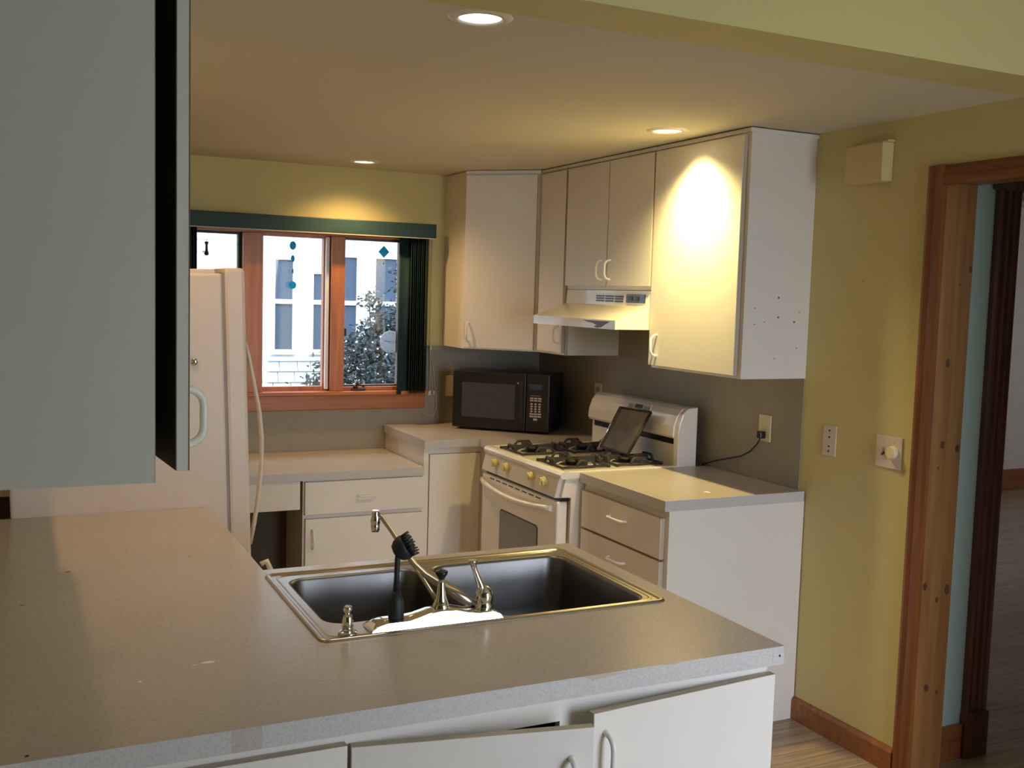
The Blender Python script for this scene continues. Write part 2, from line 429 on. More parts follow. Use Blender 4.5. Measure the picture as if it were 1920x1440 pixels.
for kx, kz, rr in [(.131, 1.775, .010), (.052, 1.456, .013), (.052, 1.178, .012), (.124, 1.166, .012), (.012, .693, .012), (.118, .673, .015), (.073, .64, .009), (.05, .33, .013), (.10, .31, .008), (.085, 1.72, .005), (.04, 1.10, .005)]:
    m = MB(); n = 14
    vs = []
    for k in range(n):
        a = 2 * PI * k / n; q = rr * random.uniform(.75, 1.15)
        x = min(max(kx + q * .8 * math.cos(a), .001), .139)
        vs.append((x, kz + q * 1.15 * math.sin(a)))
    m.prism(vs, 'Y', DY1 - .0006, DY1 + .002)
    m.build('knot', 'knot', jm)

# hall doorway with dark fluted casing
d2 = bpy.data.objects.new('door_2', None); COL.objects.link(d2); struct(d2)
def fluted(x0, x1, z0, z1):
    w = x1 - x0
    P = [(0, 0), (0, -.018), (.10, -.024), (.20, -.018), (.26, -.010), (.34, -.010), (.40, -.020), (.50, -.020), (.56, -.010), (.64, -.010), (.70, -.020), (.80, -.020), (.86, -.012), (.94, -.024), (1, -.020), (1, 0)]
    return MB().prism([(x0 + p[0] * w, -2.81 + p[1]) for p in P], 'Z', z0, z1)
fluted(0.33, 0.44, 0.17, 2.06).build('casing', 'darkwood', d2)
fluted(1.26, 1.37, 0.17, 2.06).build('casing', 'darkwood', d2)
bx('plinth_block', 'darkwood', d2, 0.325, 0.445, -2.840, -2.81, 0, 0.17, .003)
bx('plinth_block', 'darkwood', d2, 1.255, 1.375, -2.840, -2.81, 0, 0.17, .003)
bx('head_casing', 'darkwood', d2, 0.31, 1.39, -2.836, -2.81, 2.06, 2.20, .004)
bx('jamb', 'darkwood', d2, 0.40, 0.425, -2.81, -2.69, 0, 2.05)

# ------------------------------------------------------------------ window
win = bpy.data.objects.new('window_1', None); COL.objects.link(win); struct(win)
WT = 1.93; WB = 1.118
# side and head casing, posts between the sashes
bx('side_casing', 'orange', win, -0.855, -0.735, -0.02, 0.0, 1.104, 1.99, .003)
bx('side_casing', 'orange', win, -2.09, -1.985, -0.02, 0.0, 1.104, 1.99, .003)
bx('head_casing', 'orangex', win, -1.985, -0.855, -0.02, 0.0, 1.925, 1.99, .003)
bx('window_post', 'orange', win, -1.722, -1.622, -0.018, 0.10, 1.104, 1.925, .003)
bx('window_post', 'orange', win, -1.262, -1.188, -0.018, 0.10, 1.104, 1.925, .003)
bx('window_sill', 'orangex', win, -2.10, -0.712, -0.050, 0.10, 1.082, 1.104, .005)
bx('sill_apron', 'orangex', win, -2.09, -0.722, -0.020, 0.0, 1.003, 1.082, .004)
bx('head_jamb', 'orangex', win, WX0, WX1, 0.0, 0.10, 1.925, 1.945)
for x0, x1, fr, fm in [(-1.985, -1.722, .018, 'green'), (-1.622, -1.262, .0, 'orange'), (-1.188, -0.855, .012, 'bronze')]:
    b = .012
    fx = fr if fr else .008
    rt = .030 if fr == 0 else fx
    zb = 1.104 if fr == 0 else 1.104
    m = MB().cells('Y', [x0, x0 + fx, x1 - rt, x1], [zb, zb + (.022 if fr == 0 else .028), 1.925 - .012, 1.925], {(1, 1)}, 0.035, 0.075)
    sash = m.build('sash', fm, win)
    bx('glass_pane', 'glass', sash, x0 + fx, x1 - rt, 0.053, 0.057, zb + .022, 1.913)
# lower rail of the right sash in orange wood
bx('sash_rail', 'orangex', win, -1.188, -0.855, 0.0, 0.035, 1.104, 1.124, .002)
bx('sash_stop', 'white', win, -1.284, -1.266, 0.010, 0.034, 1.112, 1.92, .002)
# casement crank
cr = MB().box(-1.142, -1.062, -0.012, 0.012, 1.104, 1.118, .004).lathe([(.014, 0), (.012, .012), (.006, .018)], (-1.118, -0.004, 1.116), n=14)
cr.tube([(-1.118, -.008, 1.130), (-1.112, -.02, 1.142), (-1.098, -.024, 1.136), (-1.074, -.022, 1.126)], [.005, .006, .005, .004], 8)
cr.lathe([(.004, 0), (.007, .006), (.006, .014), (.002, .016)], (-1.112, -.018, 1.14), n=12)
cr.build('window_crank', 'bronze', win)
bx('sash_lock', 'bronze', win, -1.186, -1.178, -0.022, -0.008, 1.40, 1.44, .002)

# ------------------------------------------------------------------ valance with vertical blinds
vb = thing('vertical_blinds', 'dark green vertical blinds with box valance over the kitchen window', 'blinds', (-1.45, -.05, 1.93))
m = MB().box(-2.35, -0.708, -0.108, -0.0, 1.936, 2.012, .004)
m.build('valance', 'green', vb)
bx('valance_trim', 'cabedge', vb, -2.35, -0.708, -0.109, -0.100, 1.932, 1.937)
def slat(x, z0, z1, ang, w=.085):
    m = MB(); n = 6
    T = Matrix.Translation((x, -0.055, 0)) @ Matrix.Rotation(ang, 4, 'Z'); m.T = T
    A = [[m.v((w * (i / n - .5), .006 * math.cos(PI * (i / n - .5)) + t, z)) for i in range(n + 1)] for z in (z0, z1) for t in (0, .0012)]
    for i in range(n):
        m.face([A[0][i], A[0][i + 1], A[2][i + 1], A[2][i]], smooth=True)
        m.face([A[1][i], A[1][i + 1], A[3][i + 1], A[3][i]], smooth=True)
        m.face([A[0][i], A[0][i + 1], A[1][i + 1], A[1][i]]); m.face([A[2][i], A[2][i + 1], A[3][i + 1], A[3][i]])
    m.face([A[0][0], A[1][0], A[3][0], A[2][0]]); m.face([A[0][n], A[1][n], A[3][n], A[2][n]])
    return m.build('slat', 'green', vb)
slat(-0.868, 1.085, 1.936, .15, .07)
for i in range(9): slat(-0.825 + i * .0115, 1.087 + .002 * (i % 3), 1.936, 1.15 + .03 * (i % 2), .088)
for i in range(7): slat(-2.06 + i * .013, 1.088, 1.936, -1.15 - .03 * (i % 2), .086)
m = MB().tube([(-0.700, -.02, 1.93), (-0.697, -.02, 1.345), (-0.694, -.02, 1.083)], .0022, 6)
m.tube([(-.702, -.02, 1.35), (-.688, -.02, 1.28), (-.677, -.02, 1.226), (-.664, -.02, 1.13), (-.654, -.02, 1.061), (-.650, -.02, 1.016), (-.656, -.02, .985), (-.671, -.02, .962), (-.690, -.02, .954), (-.709, -.02, .957), (-.728, -.02, .972), (-.741, -.02, .994)], .0013, 6)
m.tube([(-.702, -.02, 1.35), (-.688, -.018, 1.2), (-.676, -.016, 1.09)], .0013, 6)
m.build('pull_cord', 'plate', vb)
for q in ((-.702, -.690, -.028, -.012, 1.325, 1.35), (-.706, -.688, -.028, -.006, 1.075, 1.10), (-.676, -.666, -.026, -.01, 1.078, 1.098)):
    MB().box(*q, .002).build('cord_clip', 'ivory', vb)

# hanging ornaments in the window
oc = thing('hanging_ornament', 'string of four teal glass discs hanging in the middle window pane', 'ornament', (-1.46, 0.02, 1.868))
MB().tube([(-1.458, .02, 1.925), (-1.462, .02, 1.64)], .0007, 5).build('thread', 'bronze', oc)
for z, rx, rz in [(1.868, .0165, .022), (1.800, .010, .018), (1.735, .0045, .013), (1.662, .020, .020)]:
    m = MB(); pts = [(-1.461 + rx * math.cos(2 * PI * k / 24), z + rz * math.sin(2 * PI * k / 24)) for k in range(24)]
    m.prism(pts, 'Y', .017, .022).build('glass_disc', 'teal', oc)
od = thing('suncatcher', 'teal diamond suncatcher hanging in the right window pane', 'ornament', (-.963, .02, 1.857))
MB().prism([(-.963, 1.890), (-.932, 1.857), (-.963, 1.824), (-.994, 1.857)], 'Y', .017, .021, .001).build('diamond', 'teal', od)
MB().tube([(-.963, .019, 1.925), (-.963, .019, 1.889)], .0006, 5).build('thread', 'bronze', od)
MB().tube([(-.963, .019, 1.825), (-.963, .019, 1.797)], .0006, 5).lathe([(.001, -.001), (.004, .002), (.003, .005), (.0004, .009)], (-.963, .019, 1.790), n=8).build('pendant', 'bronze', od)
ol = MB().lathe([(.003, 0), (.011, .005), (.012, .012), (.007, .022), (.006, .055), (.010, .064), (.009, .070), (.002, .072)], (-1.899, .02, 1.797), n=14).build('window_charm', 'bronze')
ol.scale = (1, 1, 1); tag(ol, 'small brown bell-shaped charm hanging in the left window pane', 'ornament')
MB().tube([(-1.899, .02, 1.869), (-1.899, .02, 1.925)], .0006, 5).build('thread', 'bronze', ol)
# outdoor dial thermometer beyond the glass
th = thing('window_thermometer', 'round white dial thermometer mounted outside the right window pane', 'thermometer', (-.888, .10, 1.364))
MB().lathe([(.060, 0), (.062, .004), (.060, .010)], (-.888, .105, 1.364), (0, -1, 0), 36).build('dial', 'dial', th)
m = MB()
for k in range(12):
    a = 2 * PI * k / 12 + .2
    c = Vector((-.888, .0942, 1.364)); d = Vector((math.cos(a), 0, math.sin(a)))
    m.tube([c + d * .042, c + d * .055], .0013, 5)
m.tube([(-.888, .0940, 1.364), (-.925, .0940, 1.372)], .0022, 5)
m.build('tick_marks', 'bump', th)
MB().tube([(-.888, .108, 1.364), (-.80, .12, 1.364)], .004, 6).build('bracket', 'bump', th)

# ------------------------------------------------------------------ outdoors
struct(bx('ground', 'ground', None, -14, 16, 0.16, 30, -0.9, -0.8))
hs = thing('neighbouring_house', 'white clapboard neighbouring house with tall windows seen through kitchen window', 'house', (0, 5, -.8))
m = MB(); z = 2.30; HX0, HX1 = -6.0, 8.0
m.box(HX0, HX1, 5.06, 5.6, -.8, 7.0)
zz = 1.0
m.box(HX0, HX1, 5.035, 5.06, .92, 2.2)
while zz < 6.9:
    if not (.9 < zz < 2.2) : m.prism([(5.06, zz), (5.00, zz), (5.02, zz + .098), (5.06, zz + .098)], 'X', HX0, HX1)
    zz += .115
zz = .95
while zz < 2.2:
    m.prism([(5.06, zz), (4.98, zz), (5.0, zz + .094), (5.06, zz + .094)], 'X', HX0, -.95)
    zz += .115
m.build('siding', 'siding', hs)
m = MB()
zz = .81
k = 0
while zz > -.8:
    x = HX0 + (.07 if k % 2 else 0)
    while x < HX1:
        w = random.uniform(.12, .19)
        m.prism([(5.06, zz), (5.005, zz), (5.04, zz + .098), (5.06, zz + .098)], 'X', x + .008, x + w)
        x += w
    zz -= .11; k += 1
m.build('shingles', 'shingle', hs)
bx('belt_trim', 'siding', hs, HX0, HX1, 5.0, 5.06, .915, .955)
for x0, x1, zb, zt in [(-.42, -.24, 1.03, 1.93), (-.03, .115, 1.03, 1.80), (.28, .425, 1.03, 1.98), (.625, .86, 1.03, 1.98), (1.1, 1.3, 1.03, 1.95), (-1.9, -1.7, 1.03, 1.95)]:
    fr = MB().cells('Y', [x0 - .04, x0, x1, x1 + .04], [zb - .05, zb, 1.49, 1.535, zt, zt + .06], {(1, 1), (1, 3)}, 4.99, 5.04).build('window_frame', 'white', hs)
    bx('window_pane', 'housegl', fr, x0, x1, 5.015, 5.032, zb, 1.49)
    bx('window_pane', 'housegl', fr, x0, x1, 5.015, 5.032, 1.535, zt)

bush = thing('blossoming_bush', 'grey-green bush dotted with white blossoms outside the right pane', 'bush', (.15, 3.3, -.8))
random.seed(11)
cl = []
for k in range(60):
    a = random.uniform(0, 2 * PI); zc = random.uniform(.1, 1.28); rr = .60 * (1 - max(0, zc - .8) * .9) * math.sqrt(random.random())
    cl.append(Vector((.17 + rr * math.cos(a), 3.3 + rr * .8 * math.sin(a), zc)))
nb = len(cl)
cl += [Vector((.20, 3.25, 1.42)), Vector((.28, 3.2, 1.52)), Vector((.30, 3.2, 1.66)), Vector((.27, 3.2, 1.80)), Vector((-.02, 3.2, 1.58)), Vector((.06, 3.2, 1.52)), Vector((.36, 3.2, 1.5))]
def leafquad(m, c, s):
    q = Matrix.Rotation(random.uniform(0, PI), 4, 'X') @ Matrix.Rotation(random.uniform(0, 2 * PI), 4, 'Z')
    vs = [m.v(c + (q @ Vector(p)) * s) for p in ((-1, 0, 0), (0, -.45, .1), (1, 0, 0), (0, .45, .1))]
    m.face(vs)
m = MB()
for i, c in enumerate(cl):
    for k in range(430 if i < nb else 60):
        d = Vector((random.gauss(0, 1), random.gauss(0, 1), random.gauss(0, 1))) * (.085 if i < nb else .05)
        leafquad(m, c + d, random.uniform(.016, .030))
o = m.build('foliage', 'leaf', bush)
m = MB()
for k in range(300):
    c = random.choice(cl[:nb]) + Vector((random.gauss(0, .09), random.gauss(-.10, .06), random.gauss(0, .09)))
    bmesh.ops.create_icosphere(m.bm, subdivisions=1, radius=random.uniform(.006, .011), matrix=Matrix.Translation(c))
o = m.build('blossoms', 'blossom', bush); o['kind'] = 'stuff'
m = MB()
for c in cl[::4] + cl[nb:]:
    m.tube([(.17, 3.3, -.8), ((.17 + c.x) / 2 + .03, 3.3, (c.z - .8) / 2), c], [.03, .016, .004], 6)
m.build('stem', 'bronze', bush)

# ------------------------------------------------------------------ backsplash laminate
t = thing('backsplash', 'grey laminate backsplash on the range wall, behind range and right counter', 'backsplash', (0, -1.1, .914))
bx('panel', 'splash', t, -0.006, -0.0005, -2.264, -0.0005, 0.914, 1.352)
bx('panel', 'splash', t, -0.006, -0.0005, -1.654, -0.882, 1.352, 1.60)
t = thing('backsplash', 'grey laminate backsplash on window wall, under the window and behind microwave', 'backsplash', (-1.5, -.003, .914))
bx('panel', 'splash', t, -0.735, -0.0065, -0.006, -0.0005, 0.914, 1.352)
bx('panel', 'splash', t, -2.92, -0.735, -0.006, -0.0005, 0.783, 1.003)

# ------------------------------------------------------------------ wall cabinets
ZB, ZT = 1.352, 2.262
crown_z = ZC - .004
def carcass(m, x0, x1, y0, y1, z0, z1, openface, t=.016):
    # hollow cabinet box, open on face '-X' / '+X' / '-Y'
    m.box(x0, x1, y0, y1, z0, z0 + t); m.box(x0, x1, y0, y1, z1 - t, z1)
    if openface in ('-X', '+X'):
        m.box(x0, x1, y0, y0 + t, z0 + t, z1 - t); m.box(x0, x1, y1 - t, y1, z0 + t, z1 - t)
        if openface == '-X': m.box(x1 - t, x1, y0 + t, y1 - t, z0 + t, z1 - t)
        else: m.box(x0, x0 + t, y0 + t, y1 - t, z0 + t, z1 - t)
    else:
        m.box(x0, x0 + t, y0, y1, z0 + t, z1 - t); m.box(x1 - t, x1, y0, y1, z0 + t, z1 - t)
        m.box(x0 + t, x1 - t, y1 - t, y1, z0 + t, z1 - t)
    return m
def door_x(parent, xf, y0, y1, z0, z1, name='door', t=.018, m='cab'):
    # door on a face looking to -X, front at xf
    d = bx(name, m, parent, xf, xf + t, y0, y1, z0, z1, .0012)
    MB().box(xf + .002, xf + t + .0006, y0 - .0007, y0 + .001, z0 + .001, z1 - .001).build('edge_band', 'cabedge', d)
    return d
XF = -.335
# big cabinet right of the hood
c = thing('wall_cabinet', 'large single-door upper cabinet lit by the ceiling spotlight, right of range hood', 'cabinet', (0, -1.96, ZB))
m = MB(); m.box(-.314, 0, -2.264, -1.655, ZB, crown_z)
m.build('body', 'cab', c)
d = door_x(c, XF, -2.243, -1.661, ZB + .012, ZT)
dhandle((XF, -1.72, 1.405), (XF, -1.72, 1.493), (-1, 0, 0)).build('handle', 'handle', d)
bx('crown_strip', 'cab', c, -.325, 0, -2.272, -1.655, ZT + .008, crown_z, .002)
for y, z in ((-.152, 1.663), (-.150, 1.588), (-.215, 1.569), (-.071, 1.571), (-.054, 1.47), (-.16, 1.43), (-.265, 1.62), (-.262, 1.56), (-.048, 1.61)):
    r = .0042 if (y in (-.152, -.150, -.071)) else .0024
    MB().lathe([(r, 0), (r, .0012)], (y, -2.2638, z), (0, -1, 0), 10).build('screw_hole', 'seam', c)
# cabinet over the hood
c = thing('wall_cabinet', 'short double-door upper cabinet directly above the range hood', 'cabinet', (0, -1.27, 1.68))
m = MB().box(-.314, 0, -1.652, -.883, 1.68, crown_z)
m.build('body', 'cab', c)
d = door_x(c, XF, -1.281, -.893, 1.697, ZT)
dhandle((XF, -1.243, 1.727), (XF, -1.243, 1.814), (-1, 0, 0)).build('handle', 'handle', d)
d = door_x(c, XF, -1.647, -1.288, 1.697, ZT)
dhandle((XF, -1.318, 1.727), (XF, -1.318, 1.814), (-1, 0, 0)).build('handle', 'handle', d)
bx('crown_strip', 'cab', c, -.325, 0, -1.652, -.883, ZT + .008, crown_z, .002)
# narrow cabinet left of the hood
c = thing('wall_cabinet', 'narrow single-door upper cabinet between corner cabinet and range hood', 'cabinet', (0, -.74, ZB))
MB().box(-.314, 0, -.880, -.592, ZB, crown_z).build('body', 'cab', c)
d = door_x(c, XF, -.872, -.612, ZB + .012, ZT)
dhandle((XF, -.842, 1.412), (XF, -.842, 1.494), (-1, 0, 0)).build('handle', 'cab', d)
bx('crown_strip', 'cab', c, -.325, 0, -.880, -.592, ZT + .008, crown_z, .002)
bx('edge_strip', 'cabedge', c, -.316, -.300, -.8815, -.880, ZB, 1.68)
# diagonal corner cabinet
c = thing('corner_wall_cabinet', 'diagonal corner upper cabinet with wide door above the microwave', 'cabinet', (-.25, -.25, ZB))
a = Vector((-.618, -.300)); b2 = Vector((-.325, -.589))
MB().prism([(0, 0), (a.x, 0), (a.x, a.y), (b2.x, b2.y), (0, b2.y)], 'Z', ZB, crown_z).build('body', 'cab', c)
u = (b2 - a).normalized(); nrm = Vector((u.y, -u.x));
if nrm.y > 0: nrm = -nrm
T = Matrix(((u.x, nrm.x, 0, a.x), (u.y, nrm.y, 0, a.y), (0, 0, 1, 0), (0, 0, 0, 1)))
Ld = (b2 - a).length
m = MB(); m.T = T; m.box(.004, Ld - .016, .001, .019, ZB + .008, ZT, .0012); d = m.build('door', 'cab', c)
m = MB(); m.T = T; m.box(Ld - .016, Ld - .0145, .002, .0185, ZB + .009, ZT - .001); m.build('edge_band', 'cabedge', d)
dhandle((.035, .019, 1.395), (.035, .019, 1.49), (0, 1, 0), T=T).build('handle', 'cab', d)
m = MB(); m.T = T; m.box(0, Ld, 0, .012, ZT + .008, crown_z); m.build('crown_strip', 'cab', c)
# cabinet hanging at the left, end panel towards the camera
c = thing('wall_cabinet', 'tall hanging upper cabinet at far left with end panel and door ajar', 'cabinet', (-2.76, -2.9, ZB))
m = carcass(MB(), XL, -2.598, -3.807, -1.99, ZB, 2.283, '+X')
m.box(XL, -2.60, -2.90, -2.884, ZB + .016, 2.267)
m.build('body', 'cabdim', c)
bx('edge_strip', 'cabedge', c, -2.598, -2.5965, -3.807, -3.791, ZB, 2.28)
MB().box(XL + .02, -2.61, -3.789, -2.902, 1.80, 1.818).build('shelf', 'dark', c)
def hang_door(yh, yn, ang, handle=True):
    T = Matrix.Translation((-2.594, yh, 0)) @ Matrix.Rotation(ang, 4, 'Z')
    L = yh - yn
    m = MB(); m.T = T; m.box(0, .019, -L, 0, ZB + .010, ZT - .01, .0012); d = m.build('door', 'cabdim', c)
    m = MB(); m.T = T; m.box(-.0008, .0, -L + .001, -.001, ZB + .011, ZT - .011); m.build('inner_shade_face', 'dark', d)  # thin dark sheet paints the shade on the door's inside
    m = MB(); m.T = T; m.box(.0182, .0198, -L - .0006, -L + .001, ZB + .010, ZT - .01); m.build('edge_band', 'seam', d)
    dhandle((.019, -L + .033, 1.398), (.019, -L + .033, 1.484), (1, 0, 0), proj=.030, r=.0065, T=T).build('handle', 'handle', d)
    return d
hang_door(-3.345, -3.775, math.radians(4.2))
hang_door(-2.905, -3.335, 0)
hang_door(-2.455, -2.895, 0)

# ------------------------------------------------------------------ range hood
h = thing('range_hood', 'almond range hood with peeling front lip under the short cabinet', 'hood', (-.2, -1.27, 1.51))
y0, y1 = -1.650, -.890
prof = [(-.008, 1.678), (-.318, 1.678), (-.322, 1.612), (-.340, 1.607), (-.500, 1.549), (-.500, 1.510), (-.492, 1.510), (-.492, 1.535), (-.34, 1.585), (-.008, 1.585)]
MB().prism(prof, 'Y', y0, y1).build('shell', 'ivory' if False else 'appl', h)
for yy in (y0, y1 - .004):
    MB().prism([(-.008, 1.60), (-.33, 1.60), (-.495, 1.545), (-.499, 1.511), (-.008, 1.511)], 'Y', yy + .0003, yy + .0037).build('side_panel', 'appl', h)
for g in range(3):
    ya = -1.181 - g * .084
    for k in range(3):
        zc = 1.652 - k * .011 - .0006 * g
        bx('vent_slot', 'black', h, -.3232, -.3185, ya - .070, ya, zc - .003, zc + .003)
bx('control_plate', 'blueglass', h, -.3255, -.3185, -1.598, -1.448, 1.624, 1.661, .002)
for k in range(2): bx('rocker_switch', 'black', h, -.330, -.325, -1.505 - k * .05, -1.475 - k * .05, 1.633, 1.652, .002)
pts = [(-1.375, 1.5435), (-1.42, 1.536), (-1.46, 1.533), (-1.50, 1.524), (-1.47, 1.519), (-1.50, 1.513), (-1.535, 1.516), (-1.57, 1.530), (-1.61, 1.5435)]
m = MB(); m.prism(pts, 'X', -.5006, -.4990); m.build('peeled_patch', 'peel', h)
MB().box(-.44, -.06, -1.63, -.91, 1.540, 1.548).build('filter', 'steel', h)

# ------------------------------------------------------------------ right counter with drawers
c = thing('base_cabinet', 'white three-drawer base cabinet between the range and doorway wall', 'cabinet', (-.32, -1.98, 0))
MB().box(-.632, -.004, -2.292, -1.678, .09, .874).box(-.57, -.004, -2.292, -1.678, 0, .09).build('body', 'cab', c)
bx('end_panel', 'cab', c, -.634, -.004, -2.299, -2.292, 0, .874)
for z0, z1, hz in ((.690, .842, .782), (.425, .680, .617), (.115, .415, .36)):
    d = bx('drawer', 'cab', c, -.652, -.633, -2.272, -1.686, z0, z1, .0015)
    MB().box(-.650, -.632, -2.2727, -2.2718, z0, z1).box(-.6515, -.632, -2.272, -1.686, z1 - .0002, z1 + .0006).build('edge_band', 'cabedge', d)
    dhandle((-.652, -2.035, hz), (-.652, -1.92, hz), (-1, 0, 0), proj=.026, r=.005).build('handle', 'handle', d)
MB().box(-.656, -.008, -2.302, -1.672, .874, .914, .0015).build('countertop', 'counter', None)
o = bpy.data.objects['countertop']; tag(o, 'short grey laminate countertop right of the range', 'countertop')

# ------------------------------------------------------------------ corner base cabinet and its counter
c = thing('base_cabinet', 'corner base cabinet with inset panel under the microwave counter', 'cabinet', (-.4, -.3, 0))
MB().prism([(-.008, -.008), (-.945, -.008), (-.945, -.606), (-.632, -.606), (-.632, -.878), (-.008, -.878)], 'Z', .0, .874).build('body', 'cab', c)
d = bx('door', 'cab', c, -.915, -.640, -.613, -.604, .12, .838, .001)
MB().box(-.918, -.915, -.6085, -.604, .12, .841).box(-.918, -.640, -.6085, -.604, .838, .841).build('shadow_gap', 'seam', c)
o = MB().cells('Z', [-.953, -.656, -.008], [-.886, -.6355, -.008], {(0, 0)}, .874, .914).build('countertop', 'counter')
tag(o, 'L-shaped grey laminate corner countertop holding the microwave', 'countertop')

# ------------------------------------------------------------------ low desk counter and drawers
c = thing('base_cabinet', 'low desk-height cabinet with one drawer over a door under the window', 'cabinet', (-1.25, -.3, 0))
MB().box(-1.556, -.947, -.615, -.008, .0, .743).build('body', 'cab', c)
d = bx('drawer', 'cab', c, -1.549, -.953, -.634, -.616, .577, .734, .0012)
dhandle((-1.292, -.634, .657), (-1.205, -.634, .657), (0, -1, 0), proj=.024, r=.005).build('handle', 'handle', d)
MB().box(-1.549, -.953, -.633, -.616, .5762, .5772).build('edge_band', 'cabedge', d)
d = bx('door', 'cab', c, -1.546, -.957, -.634, -.616, .10, .556, .0012)
MB().box(-1.546, -.957, -.633, -.616, .5555, .5566).build('edge_band', 'cabedge', d)
dhandle((-1.512, -.634, .415), (-1.512, -.634, .505), (0, -1, 0), proj=.026, r=.005).build('handle', 'handle', d)
o = bx('desk_apron', 'cab', None, -2.30, -1.572, -.630, -.612, .605, .742, .0012)
tag(o, 'white apron board over the dark kneehole beside the refrigerator', 'apron')
o = MB().box(-2.92, -.955, -.6435, -.008, .743, .783, .0015).build('countertop', 'counter')
tag(o, 'low grey desk countertop under the kitchen window', 'countertop')
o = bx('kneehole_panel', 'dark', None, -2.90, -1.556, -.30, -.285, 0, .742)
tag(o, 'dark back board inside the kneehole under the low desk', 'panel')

# ------------------------------------------------------------------ peninsula
c = thing('peninsula_cabinet', 'white peninsula cabinet run with doors facing the dining side', 'cabinet', (-2.1, -3.2, 0))
PX = -1.330
MB().cells('Y', [XL, -2.85, -2.31, -2.235, -1.835, -1.73, -1.36, PX], [0, .10, .822, .874], {(1, 1), (3, 1), (5, 1)}, -3.690, -3.672).build('face_frame', 'cab', c)
m = MB().box(PX - .018, PX, -3.672, -2.775, 0, .874).box(XL, PX, -2.793, -2.775, 0, .874).box(XL, PX - .018, -3.672, -2.793, .09, .106)
m.build('body', 'cab', c)
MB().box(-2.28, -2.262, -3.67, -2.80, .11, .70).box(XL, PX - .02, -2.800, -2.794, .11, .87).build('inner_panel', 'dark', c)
# left door (closed)
d = bx('door', 'cab', c, -2.90, -2.267, -3.711, -3.692, .12, .853, .0015)
MB().box(-2.90, -2.267, -3.710, -3.692, .8525, .8536).box(-2.2675, -2.2664, -3.710, -3.692, .12, .853).build('edge_band', 'cabedge', d)
# middle door, hinged left, ajar
def pen_door(xh, sgn, L, ang, z1, hx, hz0, hz1):
    T = Matrix.Translation((xh, -3.692, 0)) @ Matrix.Rotation(ang, 4, 'Z')
    m = MB(); m.T = T
    x0, x1 = (0, L) if sgn > 0 else (-L, 0)
    m.box(x0, x1, -.019, 0, .12, z1, .0012); d = m.build('door', 'cab', c)
    m = MB(); m.T = T; m.box(x0, x1, -.018, -.0005, z1 - .0004, z1 + .0008)
    if sgn > 0: m.box(x0 - .0006, x0 + .001, -.018, 0, .12, z1)
    else: m.box(x0 - .0006, x0 + .001, -.018, 0, .12, z1)
    m.build('edge_band', 'cabedge', d)
    dhandle((hx, -.019, hz0), (hx, -.019, hz1), (0, -1, 0), proj=.030, r=.0058, T=T).build('handle', 'handle', d)
pen_door(-2.256, 1, .449, math.radians(-10.8), .848, .405, .70, .793)
pen_door(-1.326, -1, .472, math.radians(5.0), .853, -.445, .71, .812)
# counter with sink cut-out
SX0, SX1, SY0, SY1 = -2.218, -1.358, -3.353, -2.803
o = MB().cells('Z', [XL, -2.206, SX0 + .018 if False else -2.200, SX1 - .018, -1.306], [-3.713, SY0 + .018, SY1 - .018, -2.748, -1.912],
               {(2, 1), (1, 3), (2, 3), (3, 3)}, .874, .914).build('countertop', 'counter')
tag(o, 'large taupe L-shaped peninsula countertop around the double sink', 'countertop')
# wear on the top: chips and specks, each flat on the laminate
for k, (x, y, rx, ry, mm) in enumerate([(-2.449, -3.379, .014, .006, 'white'), (-2.475, -3.385, .004, .003, 'white'), (-2.58, -3.436, .004, .003, 'white'), (-2.665, -2.603, .006, .005, 'seam'), (-2.772, -3.692, .004, .004, 'black'), (-2.772, -2.865, .006, .005, 'seam'), (-2.36, -2.55, .004, .003, 'seam')]):
    MB().prism([(x + rx * math.cos(2 * PI * i / 10) * random.uniform(.7, 1.1), y + ry * math.sin(2 * PI * i / 10) * random.uniform(.7, 1.1)) for i in range(10)], 'Z', .9139, .9143).build('speck', mm, o)
bx('edge_patch', 'counter', o, -2.465, -2.415, -3.7134, -3.7125, .8745, .9135)
m = MB(); m.prism([(-1.80, .9137), (-1.74, .9137), (-1.70, .909), (-1.78, .904)], 'Y', -3.7135, -3.7128).prism([(-1.62, .9137), (-1.57, .9137), (-1.59, .910)], 'Y', -3.7135, -3.7128)
m.build('chipped_edge', 'cabedge', o)
m = MB().box(-1.335, -1.308, -3.7136, -3.713, .884, .906).build('sticker', 'counteredge', o)
MB().lathe([(.0025, 0), (.0025, .001)], (-1.318, -3.7133, .894), (0, -1, 0), 10).build('staple', 'black', o)

# base of the left leg of the counter
c = thing('base_cabinet', 'base cabinet under the left counter beside the refrigerator', 'cabinet', (-2.57, -2.34, 0))
MB().box(XL + .004, -2.232, -2.774, -1.925, 0, .874).build('body', 'cab', c)
bx('door', 'cab', c, -2.231, -2.213, -2.765, -1.935, .12, .85, .0012)

# side faces of every countertop get a paler laminate colour than the top
for o in [o for o in bpy.data.objects if o.name.startswith('countertop')]:
    o.data.materials.append(M['counteredge'])
    for f in o.data.polygons:
        if abs(f.normal.z) < .5: f.material_index = 1
    if abs(max((v.co.x for v in o.data.vertices)) + .008) < .001 and abs(min(v.co.x for v in o.data.vertices) + .656) < .001:
        MB().lathe([(.003, 0), (.003, .0004)], (-.425, -2.175, .9138), n=10).build('speck', 'seam', o)
        MB().prism([(-.41, -2.19), (-.40, -2.215), (-.385, -2.21), (-.39, -2.185)], 'Z', .9138, .9143).build('speck', 'white', o)
